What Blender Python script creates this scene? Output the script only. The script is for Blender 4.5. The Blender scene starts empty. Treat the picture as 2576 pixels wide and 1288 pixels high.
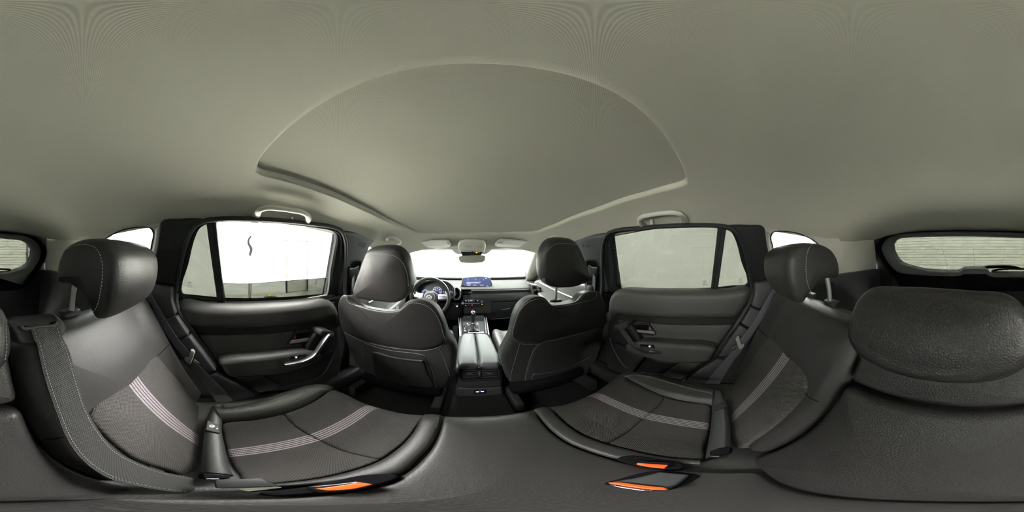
import bpy, bmesh, math, random
from math import sin, cos, tan, pi, radians, sqrt, atan2
from mathutils import Vector, Matrix
from mathutils.geometry import tessellate_polygon
from mathutils.bvhtree import BVHTree

random.seed(7)
SC = bpy.context.scene
COL = SC.collection

# ---------------------------------------------------------------- camera, world, lights, exposure
# X to the right of the car, Y forward, Z up from the hall floor; the camera hangs over the middle rear seat
EYE = Vector((-0.06, 0.0, 1.40))
FWD = 1174.0                     # pixel column that looks straight ahead in the 2576 wide panorama
K = 2 * pi / 2576
cam = bpy.data.cameras.new('camera')
cam.type = 'PANO'
try:
    cam.panorama_type = 'EQUIRECTANGULAR'
except Exception:
    cam.cycles.panorama_type = 'EQUIRECTANGULAR'
cam.clip_start = 0.01
cam.clip_end = 100
camo = bpy.data.objects.new('camera', cam)
COL.objects.link(camo)
camo.location = EYE
camo.rotation_euler = (pi / 2, 0, -(1288 - FWD) * K)
SC.camera = camo

wd = bpy.data.worlds.new('world')
SC.world = wd
wd.use_nodes = True
wd.node_tree.nodes['Background'].inputs[0].default_value = (0.9, 0.95, 1.0, 1)
wd.node_tree.nodes['Background'].inputs[1].default_value = 0.3

LAMP_W = 1950.0                   # six large ceiling light panels of the photo hall
for lx in (-3.3, -0.2, 2.6):
    for ly in (-3.2, 3.0):
        L = bpy.data.lights.new('hall_light', 'AREA')
        L.shape = 'RECTANGLE'
        L.size, L.size_y = 2.0, 4.2
        L.energy = LAMP_W
        L.color = (1.0, 0.985, 0.97)
        o = bpy.data.objects.new('hall_light', L)
        COL.objects.link(o)
        o.location = (lx, ly, 3.55)

SC.view_settings.view_transform = 'Standard'
SC.view_settings.look = 'None'
SC.view_settings.exposure = 0.0
SC.view_settings.gamma = 1.0
SC.view_settings.use_curve_mapping = False
try:
    SC.cycles.max_bounces = 10
    SC.cycles.diffuse_bounces = 6
    SC.cycles.transparent_max_bounces = 16
    SC.cycles.use_denoising = True
    SC.cycles.caustics_reflective = False
    SC.cycles.caustics_refractive = False
    SC.cycles.sample_clamp_indirect = 12.0
except Exception:
    pass

# ---------------------------------------------------------------- pixel rays and frames
def ray(px, py):
    a = (px - FWD) * K
    p = (644.0 - py) * K
    return Vector((sin(a) * cos(p), cos(a) * cos(p), sin(p)))

def Z(ox, oy, s):
    """a tracing window of the photograph: window points -> photo pixels"""
    return lambda *pts: [(ox + x / s, oy + y / s) for x, y in pts]

class Fr:
    def __init__(s, O, U, V):
        s.O = Vector(O)
        s.U = Vector(U).normalized()
        V = Vector(V)
        s.V = (V - s.U * V.dot(s.U)).normalized()
        s.N = s.U.cross(s.V).normalized()
    def pt(s, u, v, w=0.0):
        return s.O + s.U * u + s.V * v + s.N * w
    def shift(s, w):
        return Fr(s.O + s.N * w, s.U, s.V)
    def uv(s, px, py, w=0.0):
        d = ray(px, py)
        t = (s.O + s.N * w - EYE).dot(s.N) / d.dot(s.N)
        q = EYE + d * t - s.O
        return (q.dot(s.U), q.dot(s.V))
    def px(s, pts, w=0.0):
        return [s.uv(x, y, w) for x, y in pts]
    def p3(s, pts, w=0.0):
        return [s.pt(*s.uv(x, y, w), w) for x, y in pts]

# ---------------------------------------------------------------- curves in 2D / 3D
def cr(pts, n=96, closed=True):
    """Catmull-Rom through the points, resampled evenly"""
    P = [Vector(p) for p in pts]
    m = len(P)
    dense = []
    segs = m if closed else m - 1
    for i in range(segs):
        if closed:
            a, b, c, d = P[(i - 1) % m], P[i], P[(i + 1) % m], P[(i + 2) % m]
        else:
            a, b, c, d = P[max(i - 1, 0)], P[i], P[i + 1], P[min(i + 2, m - 1)]
        la, lb, lc = max((b - a).length, 1e-6), max((c - b).length, 1e-6), max((d - c).length, 1e-6)
        m1 = (c - b) / lb * 0.5 + (b - a) / la * 0.5 if (b - a).length > 1e-6 else (c - b) / lb
        m2 = (d - c) / lc * 0.5 + (c - b) / lb * 0.5 if (d - c).length > 1e-6 else (c - b) / lb
        for k in range(12):
            t = k / 12
            h1, h2 = 2 * t**3 - 3 * t**2 + 1, t**3 - 2 * t**2 + t
            h3, h4 = -2 * t**3 + 3 * t**2, t**3 - t**2
            dense.append(b * h1 + m1 * lb * h2 + c * h3 + m2 * lb * h4)
    if not closed:
        dense.append(P[-1])
    return resample(dense, n, closed)

def resample(P, n, closed=True):
    P = [Vector(p) for p in P]
    Q = P + [P[0]] if closed else P
    L = [0.0]
    for a, b in zip(Q, Q[1:]):
        L.append(L[-1] + (b - a).length)
    T = L[-1]
    out, j = [], 0
    for i in range(n):
        t = T * i / (n if closed else n - 1)
        while j < len(L) - 2 and L[j + 1] < t:
            j += 1
        f = (t - L[j]) / max(L[j + 1] - L[j], 1e-9)
        out.append(Q[j].lerp(Q[j + 1], min(max(f, 0), 1)))
    return out

def rnd(pts, r, k=5):
    """polygon with rounded corners; r a number or one per corner"""
    P = [Vector(p) for p in pts]
    m = len(P)
    R = r if isinstance(r, (list, tuple)) else [r] * m
    out = []
    for i in range(m):
        a, b, c = P[i - 1], P[i], P[(i + 1) % m]
        da, dc = (a - b), (c - b)
        q = min(R[i], da.length * 0.48, dc.length * 0.48)
        if q < 1e-5:
            out.append(b)
            continue
        s, e = b + da.normalized() * q, b + dc.normalized() * q
        for j in range(k + 1):
            t = j / k
            out.append(s * (1 - t)**2 + b * 2 * t * (1 - t) + e * t * t)
    return out

def ccw(P):
    A = sum(P[i - 1][0] * P[i][1] - P[i][0] * P[i - 1][1] for i in range(len(P)))
    return P if A > 0 else P[::-1]

def rrect(w, h, r, cu=0.0, cv=0.0, k=5):
    return rnd([(cu - w / 2, cv - h / 2), (cu + w / 2, cv - h / 2), (cu + w / 2, cv + h / 2), (cu - w / 2, cv + h / 2)], r, k)

def circ(r, n=24, cu=0.0, cv=0.0, ry=None):
    return [Vector((cu + r * cos(2 * pi * i / n), cv + (ry or r) * sin(2 * pi * i / n))) for i in range(n)]

def by_angle(P, c, n):
    """resample a star-shaped loop by angle about c"""
    m = len(P)
    out = []
    for i in range(n):
        a = 2 * pi * i / n
        d = Vector((cos(a), sin(a)))
        best = None
        for j in range(m):
            p, q = P[j] - c, P[(j + 1) % m] - c
            e = q - p
            den = d.x * e.y - d.y * e.x
            if abs(den) < 1e-12:
                continue
            t = (p.x * e.y - p.y * e.x) / den
            s = (p.x * d.y - p.y * d.x) / den
            if t > 0 and -1e-6 <= s <= 1 + 1e-6 and (best is None or t > best):
                best = t
        out.append(c + d * (best or 0.001))
    return out

# ---------------------------------------------------------------- geometry buffers
class G:
    def __init__(s):
        s.v, s.f, s.uv = [], [], []
    def vert(s, p, uv=(0, 0)):
        s.v.append(Vector(p))
        s.uv.append((uv[0], uv[1]))
        return len(s.v) - 1
    def add(s, o):
        b = len(s.v)
        s.v += o.v
        s.uv += o.uv
        s.f += [tuple(i + b for i in f) for f in o.f]
        return s

def loft(rings, closed=True, uvs=None, caps=(False, False)):
    g = G()
    n = len(rings[0])
    for i, r in enumerate(rings):
        for j, p in enumerate(r):
            g.vert(p, uvs[i][j] if uvs else (j / n, i))
    for i in range(len(rings) - 1):
        for j in range(n if closed else n - 1):
            k = (j + 1) % n
            g.f.append((i * n + j, i * n + k, (i + 1) * n + k, (i + 1) * n + j))
    if caps[0]:
        g.f.append(tuple(range(n))[::-1])
    if caps[1]:
        g.f.append(tuple((len(rings) - 1) * n + j for j in range(n)))
    return g

def inward(P):
    n = len(P)
    out = []
    for i in range(n):
        t = (P[(i + 1) % n] - P[i - 1])
        if t.length < 1e-9:
            t = Vector((1, 0))
        t.normalize()
        out.append(Vector((-t.y, t.x)))
    return out

def pillow(outline, fr, h=0.0, r=0.01, back=0.02, crown=0.0, bend=None, rings=6, both=False, tess=False, steps=4, close=True, cen=None):
    """a padded panel: the outline (u,v) with rounded front edge at height h along the frame's normal, its back at -back"""
    P = ccw([Vector(p) for p in outline])
    N = inward(P)
    c = Vector(cen) if cen else sum(P, Vector((0, 0))) / len(P)
    prof = []
    if both:
        for k in range(steps, -1, -1):
            a = k / steps * pi / 2
            prof.append((r * (1 - cos(a)), -back + r - r * sin(a)))
    else:
        prof.append((0.0, -back))
    for k in range(steps + 1):
        a = k / steps * pi / 2
        prof.append((r * (1 - cos(a)), h - r + r * sin(a)))
    B = bend or (lambda u, v: 0.0)
    R, UVs = [], []
    def put(ring, w):
        R.append([fr.pt(p.x, p.y, (w if isinstance(w, float) else w[i]) + B(p.x, p.y)) for i, p in enumerate(ring)])
        UVs.append([(p.x, p.y) for p in ring])
    for ins, w in prof:
        put([p + q * ins for p, q in zip(P, N)], float(w))
    inner = [p + q * r for p, q in zip(P, N)]
    first = [p + q * prof[0][0] for p, q in zip(P, N)]
    if not tess:
        for k in range(1, rings):
            q = 1 - (k / rings)
            put([c + (p - c) * q for p in inner], float(h + crown * (1 - q**2)))
    g = loft(R, True, UVs)
    n = len(P)
    if tess:
        b = (len(R) - 1) * n
        for t in tessellate_polygon([[Vector((p.x, p.y, 0)) for p in inner]]):
            g.f.append(tuple(b + i for i in (t if _pos(inner, t) else t[::-1])))
    else:
        ci = g.vert(fr.pt(c.x, c.y, h + crown + B(c.x, c.y)), (c.x, c.y))
        b = (len(R) - 1) * n
        for j in range(n):
            g.f.append((b + j, b + (j + 1) % n, ci))
    if close:
        if tess:
            for t in tessellate_polygon([[Vector((p.x, p.y, 0)) for p in first]]):
                g.f.append(tuple(i for i in (t[::-1] if _pos(first, t) else t)))
        else:
            ci = g.vert(fr.pt(c.x, c.y, -back + B(c.x, c.y) - (crown if both else 0)), (c.x, c.y))
            for j in range(n):
                g.f.append(((j + 1) % n, j, ci))
    return g

def _pos(P, t):
    a, b, c = P[t[0]], P[t[1]], P[t[2]]
    return (b.x - a.x) * (c.y - a.y) - (b.y - a.y) * (c.x - a.x) > 0

def plate(outer, holes, fr, w0, w1):
    """flat sheet with holes between w0 and w1"""
    loops = [[Vector(p) for p in outer]] + [[Vector(p) for p in hl] for hl in holes]
    flat = [p for l in loops for p in l]
    tri = tessellate_polygon([[Vector((p.x, p.y, 0)) for p in l] for l in loops])
    g = G()
    n = len(flat)
    for w in (w0, w1):
        for p in flat:
            g.vert(fr.pt(p.x, p.y, w), p)
    for t in tri:
        t = t if _pos(flat, t) else t[::-1]
        g.f.append(tuple(i + n for i in t))
        g.f.append(tuple(t[::-1]))
    b = 0
    for l in loops:
        m = len(l)
        for j in range(m):
            k = (j + 1) % m
            g.f.append((b + j, b + k, b + k + n, b + j + n))
        b += m
    return g

def ring(outer, inner, fr, prof, n=128, c=None):
    """closed band from outer loop to inner loop; prof = [(t, w)...], t from 0 outer to 1 inner"""
    O, I = [Vector(p) for p in outer], [Vector(p) for p in inner]
    c = Vector(c) if c else sum(I, Vector((0, 0))) / len(I)
    O, I = by_angle(O, c, n), by_angle(I, c, n)
    R = [[fr.pt(*(a.lerp(b, t)), w) for a, b in zip(O, I)] for t, w in prof]
    return loft(R, True)

def sweep(path, prof, up=(0, 0, 1), closed=False, caps=True, scale=None):
    """profile [(side, up)] along a 3D path; up may be one vector or one per point"""
    P = [Vector(p) for p in path]
    n = len(P)
    R = []
    for i, p in enumerate(P):
        if closed:
            t = P[(i + 1) % n] - P[i - 1]
        else:
            t = P[min(i + 1, n - 1)] - P[max(i - 1, 0)]
        t.normalize()
        u = Vector(up[i] if isinstance(up, list) else up)
        s = t.cross(u)
        if s.length < 1e-6:
            s = t.cross(Vector((1, 0.01, 0)))
        s.normalize()
        u = s.cross(t).normalized()
        k = scale[i] if scale else 1.0
        R.append([p + s * a * k + u * b * k for a, b in prof])
    if closed:
        R.append(R[0])
    return loft(R, True, None, (caps and not closed, caps and not closed))

def tube(path, r, n=8, closed=False, up=(0, 0, 1), scale=None):
    return sweep(path, [(r * cos(2 * pi * i / n), r * sin(2 * pi * i / n)) for i in range(n)][::-1], up, closed, True, scale)

def lathe(prof, fr, n=24, cap=True):
    """prof [(radius, w)] about the frame's normal at its origin"""
    R = [[fr.pt(r * cos(2 * pi * i / n), r * sin(2 * pi * i / n), w) for i in range(n)] for r, w in prof]
    return loft(R, True, None, (cap, cap))

def rbox(c, size, r=0.004, fr=None, seg=2):
    """box with bevelled edges; axes of the frame (default world)"""
    bm = bmesh.new()
    bmesh.ops.create_cube(bm, size=1.0)
    for v in bm.verts:
        v.co = Vector((v.co.x * size[0], v.co.y * size[1], v.co.z * size[2]))
    if r > 0:
        bmesh.ops.bevel(bm, geom=bm.edges[:], offset=min(r, min(size) * 0.45), segments=seg, profile=0.5, affect='EDGES')
    g = G()
    for v in bm.verts:
        p = v.co
        g.vert((fr.O + fr.U * (c[0] + p.x) + fr.V * (c[1] + p.y) + fr.N * (c[2] + p.z)) if fr else Vector(c) + p, (p.x, p.y))
    bm.verts.index_update()
    for f in bm.faces:
        g.f.append(tuple(v.index for v in f.verts))
    bm.free()
    return g

def sheet(fun, us, vs):
    """grid surface fun(u,v)->point"""
    g = G()
    for u in us:
        for v in vs:
            g.vert(fun(u, v), (u, v))
    m = len(vs)
    for i in range(len(us) - 1):
        for j in range(m - 1):
            g.f.append((i * m + j, (i + 1) * m + j, (i + 1) * m + j + 1, i * m + j + 1))
    return g

def lin(a, b, n):
    return [a + (b - a) * i / (n - 1) for i in range(n)]

def shear(g, fr, vec):
    vec = Vector(vec)
    g.v = [p + vec * (p - fr.O).dot(fr.N) for p in g.v]
    return g

# ---------------------------------------------------------------- objects
def setp(o, label=None, cat=None, group=None, kind=None):
    if label: o['label'] = label
    if cat: o['category'] = cat
    if group: o['group'] = group
    if kind: o['kind'] = kind
    return o

def obj(name, g, mat, parent=None, mir=False, angle=38, label=None, cat=None, group=None, kind=None, recalc=True, relax=0):
    me = bpy.data.meshes.new(name)
    if mir:
        vs = [(-p.x, p.y, p.z) for p in g.v]
        fs = [f[::-1] for f in g.f]
    else:
        vs = [tuple(p) for p in g.v]
        fs = g.f
    me.from_pydata(vs, [], fs)
    ul = me.uv_layers.new(name='UVMap')
    idx = [0] * len(me.loops)
    me.loops.foreach_get('vertex_index', idx)
    flat = []
    for i in idx:
        flat += [g.uv[i][0], g.uv[i][1]]
    ul.data.foreach_set('uv', flat)
    me.validate()
    if recalc:
        bm = bmesh.new()
        bm.from_mesh(me)
        for _ in range(relax):
            bmesh.ops.smooth_vert(bm, verts=bm.verts, factor=0.5, use_axis_x=True, use_axis_y=True, use_axis_z=True)
        bmesh.ops.recalc_face_normals(bm, faces=bm.faces)
        bm.to_mesh(me)
        bm.free()
    me.polygons.foreach_set('use_smooth', [True] * len(me.polygons))
    me.set_sharp_from_angle(angle=radians(angle))
    me.materials.append(mat)
    o = bpy.data.objects.new(name, me)
    COL.objects.link(o)
    if parent is not None:
        o.parent = parent
        o.matrix_parent_inverse = parent_inv(parent)
    return setp(o, label, cat, group, kind)

def parent_inv(p):
    return Matrix.Translation(p.location).inverted()

def thing(name, loc, label, cat, group=None, kind=None):
    o = bpy.data.objects.new(name, None)
    COL.objects.link(o)
    o.location = loc
    o.empty_display_size = 0.05
    return setp(o, label, cat, group, kind)

def text(name, body, size, fr, u, v, w, mat, parent=None, extrude=0.0003, align='CENTER', bold=0.0, mir=False, flip=False):
    cu = bpy.data.curves.new(name, 'FONT')
    cu.body = body
    cu.size = size
    cu.align_x = align
    cu.align_y = 'CENTER'
    cu.extrude = extrude
    cu.offset = bold
    cu.materials.append(mat)
    o = bpy.data.objects.new(name, cu)
    COL.objects.link(o)
    M = Matrix((( fr.U.x, fr.V.x, fr.N.x), (fr.U.y, fr.V.y, fr.N.y), (fr.U.z, fr.V.z, fr.N.z))).to_4x4()
    M.translation = fr.pt(u, v, w)
    if parent is not None:
        o.parent = parent
        o.matrix_parent_inverse = parent_inv(parent)
    o.matrix_basis = M
    return o

BVH = {}
def hits(objs, px, py, off=0.0):
    """where the photo pixel's ray meets built surfaces: (point, normal)"""
    d = ray(px, py)
    return shoot(objs, EYE, d, off)

def shoot(objs, o, d, off=0.0):
    best = None
    for ob in objs:
        if ob.name not in BVH:
            me = ob.data
            BVH[ob.name] = BVHTree.FromPolygons([v.co for v in me.vertices], [p.vertices for p in me.polygons])
        h = BVH[ob.name].ray_cast(o, d)
        if h[0] is not None and (best is None or h[3] < best[3]):
            best = h
    if best is None:
        return None
    n = best[1]
    if n.dot(d) > 0:
        n = -n
    return best[0] + n * off, n

def drape(objs, pts, n=40, off=0.0, smooth=True):
    P = cr(pts, n, False) if smooth else resample(pts, n, False)
    out = []
    for p in P:
        h = hits(objs, p.x, p.y, off)
        if h:
            out.append(h)
    return out

def seam(name, objs, pts, mat, parent, r=0.0012, n=48, off=0.0002, mir=False):
    H = drape(objs, pts, n, off)
    if len(H) < 3:
        return None
    return obj(name, tube([h[0] for h in H], r, 6), mat, parent, mir)

def stitch(name, objs, pts, mat, parent, step=0.0055, length=0.0034, wid=0.0011, off=0.0006, mir=False):
    """dashed thread line lying on built surfaces"""
    H = drape(objs, pts, 160, off)
    g = G()
    acc, last = 0.0, None
    for (p, nn), (q, _) in zip(H, H[1:]):
        d = (q - p)
        L = d.length
        if L > 0.05:
            continue
        if L < 1e-6:
            continue
        t = d / L
        while acc <= L:
            a = p + t * acc
            s = t.cross(nn).normalized() * wid / 2
            b = a + t * length
            i = len(g.v)
            up = nn * 0.0006
            for x in (a - s, a + s, b + s, b - s, a - s * .6 + up, a + s * .6 + up, b + s * .6 + up, b - s * .6 + up):
                g.vert(x)
            g.f += [(i + 4, i + 5, i + 6, i + 7), (i, i + 1, i + 5, i + 4), (i + 1, i + 2, i + 6, i + 5), (i + 2, i + 3, i + 7, i + 6), (i + 3, i, i + 4, i + 7)]
            acc += step
        acc -= L
    if not g.v:
        return None
    return obj(name, g, mat, parent, mir, kind='stuff')

# ---------------------------------------------------------------- materials
MATS = {}
def mat(name, col, rough=0.5, metal=0.0, spec=0.5, bump=None, vary=None, emit=None, estr=0.0, sheen=0.0, coat=0.0):
    if name in MATS:
        return MATS[name]
    m = bpy.data.materials.new(name)
    m.use_nodes = True
    nt = m.node_tree
    b = nt.nodes['Principled BSDF']
    b.inputs['Base Color'].default_value = (*col, 1)
    b.inputs['Roughness'].default_value = rough
    b.inputs['Metallic'].default_value = metal
    b.inputs['Specular IOR Level'].default_value = spec
    if sheen:
        b.inputs['Sheen Weight'].default_value = sheen
    if coat:
        b.inputs['Coat Weight'].default_value = coat
        b.inputs['Coat Roughness'].default_value = 0.05
    if emit:
        b.inputs['Emission Color'].default_value = (*emit, 1)
        b.inputs['Emission Strength'].default_value = estr
    tc = None
    if bump or vary:
        tc = nt.nodes.new('ShaderNodeTexCoord')
    if bump:
        kind, sc, st, dist = bump
        bp = nt.nodes.new('ShaderNodeBump')
        bp.inputs['Strength'].default_value = st
        bp.inputs['Distance'].default_value = dist
        if kind == 'grain':          # leather: wrinkled cells
            t = nt.nodes.new('ShaderNodeTexVoronoi')
            t.feature = 'SMOOTH_F1'
            t.inputs['Scale'].default_value = sc
            nz = nt.nodes.new('ShaderNodeTexNoise')
            nz.inputs['Scale'].default_value = sc * 0.45
            nz.inputs['Detail'].default_value = 4
            mx = nt.nodes.new('ShaderNodeVectorMath')
            mx.operation = 'MULTIPLY_ADD'
            mx.inputs[1].default_value = (0.0025, 0.0025, 0.0025)
            nt.links.new(tc.outputs['Object'], nz.inputs['Vector'])
            nt.links.new(nz.outputs['Color'], mx.inputs[0])
            nt.links.new(tc.outputs['Object'], mx.inputs[2])
            nt.links.new(mx.outputs[0], t.inputs['Vector'])
            nt.links.new(t.outputs['Distance'], bp.inputs['Height'])
        elif kind == 'noise':
            t = nt.nodes.new('ShaderNodeTexNoise')
            t.inputs['Scale'].default_value = sc
            t.inputs['Detail'].default_value = 3
            nt.links.new(tc.outputs['Object'], t.inputs['Vector'])
            nt.links.new(t.outputs['Fac'], bp.inputs['Height'])
        nt.links.new(bp.outputs['Normal'], b.inputs['Normal'])
    if vary:
        sc, amt = vary
        t = nt.nodes.new('ShaderNodeTexNoise')
        t.inputs['Scale'].default_value = sc
        t.inputs['Detail'].default_value = 4
        nt.links.new(tc.outputs['Object'], t.inputs['Vector'])
        r = nt.nodes.new('ShaderNodeMapRange')
        r.inputs['To Min'].default_value = 1 - amt
        r.inputs['To Max'].default_value = 1 + amt
        nt.links.new(t.outputs['Fac'], r.inputs['Value'])
        v = nt.nodes.new('ShaderNodeVectorMath')
        v.operation = 'SCALE'
        v.inputs[0].default_value = col
        nt.links.new(r.outputs['Result'], v.inputs['Scale'])
        nt.links.new(v.outputs[0], b.inputs['Base Color'])
    MATS[name] = m
    return m

def glass(name, tint, gloss=0.05):
    m = bpy.data.materials.new(name)
    m.use_nodes = True
    nt = m.node_tree
    nt.nodes.remove(nt.nodes['Principled BSDF'])
    out = nt.nodes['Material Output']
    tr = nt.nodes.new('ShaderNodeBsdfTransparent')
    tr.inputs[0].default_value = (*tint, 1)
    gl = nt.nodes.new('ShaderNodeBsdfGlossy')
    gl.inputs['Roughness'].default_value = 0.02
    lw = nt.nodes.new('ShaderNodeLayerWeight')
    lw.inputs['Blend'].default_value = 0.25
    mr = nt.nodes.new('ShaderNodeMapRange')
    mr.inputs['To Min'].default_value = gloss
    mr.inputs['To Max'].default_value = 0.5
    mx = nt.nodes.new('ShaderNodeMixShader')
    nt.links.new(lw.outputs['Fresnel'], mr.inputs['Value'])
    nt.links.new(mr.outputs['Result'], mx.inputs['Fac'])
    nt.links.new(tr.outputs[0], mx.inputs[1])
    nt.links.new(gl.outputs[0], mx.inputs[2])
    nt.links.new(mx.outputs[0], out.inputs['Surface'])
    return m

def weave(name, base, hi, px_, py_, amt, bump, rough=0.9, stripes=None, scol=None, uv=False):
    """woven cloth from two crossed waves; stripes = (centre, [half positions], width) in UV u"""
    m = bpy.data.materials.new(name)
    m.use_nodes = True
    nt = m.node_tree
    b = nt.nodes['Principled BSDF']
    b.inputs['Roughness'].default_value = rough
    b.inputs['Specular IOR Level'].default_value = 0.2
    tc = nt.nodes.new('ShaderNodeTexCoord')
    src = tc.outputs['UV'] if uv else tc.outputs['Object']
    sx = nt.nodes.new('ShaderNodeSeparateXYZ')
    nt.links.new(src, sx.inputs[0])
    def mth(op, a, bb=None):
        n = nt.nodes.new('ShaderNodeMath')
        n.operation = op
        for i, x in enumerate((a, bb)):
            if x is None:
                continue
            if isinstance(x, (int, float)):
                n.inputs[i].default_value = x
            else:
                nt.links.new(x, n.inputs[i])
        return n.outputs[0]
    wx = mth('SINE', mth('MULTIPLY', sx.outputs['X'], 2 * pi / px_))
    wy = mth('SINE', mth('MULTIPLY', sx.outputs['Y'], 2 * pi / py_))
    w = mth('MULTIPLY', wx, wy)
    f = mth('MULTIPLY_ADD', w, 0.5)
    nt.nodes[-1].inputs[2].default_value = 0.5
    mix = nt.nodes.new('ShaderNodeMix')
    mix.data_type = 'RGBA'
    mix.inputs['A'].default_value = (*base, 1)
    mix.inputs['B'].default_value = (*hi, 1)
    nt.links.new(mth('MULTIPLY', f, amt), mix.inputs['Factor'])
    colour = mix.outputs['Result']
    if stripes:
        cen, offs, wid = stripes
        acc = None
        for o_ in offs:
            s = mth('LESS_THAN', mth('ABSOLUTE', mth('SUBTRACT', sx.outputs['X'], cen + o_)), wid)
            acc = s if acc is None else mth('MAXIMUM', acc, s)
        th = mth('MULTIPLY_ADD', mth('SINE', mth('MULTIPLY', sx.outputs['Y'], 2 * pi / 0.0036)), 0.2)
        nt.nodes[-1].inputs[2].default_value = 0.8
        m2 = nt.nodes.new('ShaderNodeMix')
        m2.data_type = 'RGBA'
        m2.inputs['B'].default_value = (*scol, 1)
        nt.links.new(colour, m2.inputs['A'])
        nt.links.new(mth('MULTIPLY', acc, th), m2.inputs['Factor'])
        colour = m2.outputs['Result']
    nt.links.new(colour, b.inputs['Base Color'])
    if bump:
        bp = nt.nodes.new('ShaderNodeBump')
        bp.inputs['Strength'].default_value = bump
        bp.inputs['Distance'].default_value = 0.001
        nt.links.new(w, bp.inputs['Height'])
        nt.links.new(bp.outputs['Normal'], b.inputs['Normal'])
    return m

M_HEAD = weave('headliner_cloth', (0.49, 0.475, 0.405), (0.58, 0.565, 0.485), 0.0022, 0.0022, 1.0, 0.08, 0.95)
M_SHADE = weave('shade_cloth', (0.36, 0.35, 0.295), (0.56, 0.545, 0.465), 0.0030, 0.0030, 1.0, 0.10, 0.95)
M_PILLAR = mat('light_pillar_plastic', (0.56, 0.545, 0.485), 0.6, bump=('noise', 900, 0.15, 0.0008))
M_HANDLE = mat('light_handle_plastic', (0.60, 0.585, 0.52), 0.45)
M_LEATHER = mat('black_leather', (0.0265, 0.0250, 0.0242), 0.45, spec=0.34, bump=('grain', 620, 0.22, 0.0012))
M_LEATHERC = mat('black_leather_coarse', (0.0265, 0.0250, 0.0242), 0.45, spec=0.34, bump=('grain', 430, 0.34, 0.0016))
M_SEATV = mat('seat_vinyl', (0.030, 0.030, 0.030), 0.5, bump=('noise', 700, 0.2, 0.001))
M_VINYL = mat('door_vinyl', (0.062, 0.060, 0.058), 0.55, bump=('noise', 700, 0.2, 0.001))
M_PLAST = mat('black_plastic', (0.020, 0.021, 0.021), 0.55, spec=0.3, bump=('noise', 900, 0.18, 0.0008))
M_PLASTG = mat('dark_grey_plastic', (0.036, 0.038, 0.040), 0.55, bump=('noise', 900, 0.18, 0.0008))
M_GLOSSB = mat('gloss_black', (0.012, 0.012, 0.014), 0.15)
M_RUBBER = mat('rubber_seal', (0.026, 0.027, 0.027), 0.55, spec=0.35)
M_FRAME = mat('frame_black', (0.014, 0.015, 0.015), 0.8, spec=0.12)
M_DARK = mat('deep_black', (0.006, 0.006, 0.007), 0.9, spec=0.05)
M_CARPET = mat('black_carpet', (0.014, 0.014, 0.014), 1.0, bump=('noise', 500, 0.8, 0.004), spec=0.1)
M_CHROME = mat('chrome', (0.75, 0.74, 0.75), 0.12, 1.0)
M_POST = mat('bright_post_steel', (0.88, 0.87, 0.86), 0.3, 0.85)
M_SATIN = mat('satin_silver', (0.55, 0.54, 0.57), 0.28, 1.0)
M_BELT = mat('belt_webbing', (0.052, 0.05, 0.056), 0.55, sheen=0.2)
M_THREAD = mat('pale_thread', (0.42, 0.41, 0.40), 0.8)
M_GREYPL = mat('grey_buckle_plastic', (0.30, 0.30, 0.28), 0.45)
M_ORANGE = mat('orange_button', (0.85, 0.10, 0.012), 0.4, emit=(0.9, 0.12, 0.01), estr=0.0)
M_RED = mat('red_tag', (0.6, 0.05, 0.02), 0.4)
M_WHITE = mat('white_print', (0.75, 0.75, 0.75), 0.6)
M_PRIV = glass('privacy_glass', (0.146, 0.151, 0.141), 0.02)
M_CLEAR = glass('windscreen_glass', (0.82, 0.85, 0.84), 0.03)
M_PRINT = mat('glass_print', (0.03, 0.03, 0.03), 0.6)
M_WALL = mat('white_hall_wall', (0.80, 0.805, 0.79), 0.85, bump=('noise', 60, 0.05, 0.002))
M_GROUND = mat('pale_hall_floor', (0.62, 0.63, 0.58), 0.5, vary=(1.2, 0.06))
# ================================================================ the photo hall round the car
def slab(name, c, s, m, label, cat, kind='structure', r=0.0):
    return obj(name, rbox(c, s, r), m, label=label, cat=cat, kind=kind)

HXL, HXR, HYF, HYB, HZ = -5.45, 4.6, 6.6, -5.4, 3.7
slab('ground', ((HXL + HXR) / 2, (HYF + HYB) / 2, -0.05), (HXR - HXL + .4, HYF - HYB + .4, 0.1), M_GROUND, 'pale concrete floor of the photo hall outside the car', 'floor')
slab('wall_right', (HXR + 0.05, (HYF + HYB) / 2, HZ / 2), (0.1, HYF - HYB, HZ), M_WALL, 'plain white hall wall seen through the right door window', 'wall')
slab('wall_front', ((HXL + HXR) / 2, HYF + 0.05, HZ / 2), (HXR - HXL + .2, 0.1, HZ), M_WALL, 'plain white hall wall ahead of the windscreen', 'wall')
slab('wall_back', ((HXL + HXR) / 2, HYB - 0.25, HZ / 2), (HXR - HXL + .2, 0.1, HZ), M_WALL, 'white hall wall behind the overhead door', 'wall')
slab('roof_slab', ((HXL + HXR) / 2, (HYF + HYB) / 2, HZ + 0.05), (HXR - HXL + .4, HYF - HYB + .6, 0.1), M_WALL, 'white hall ceiling above the car carrying the light panels', 'ceiling')
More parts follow.
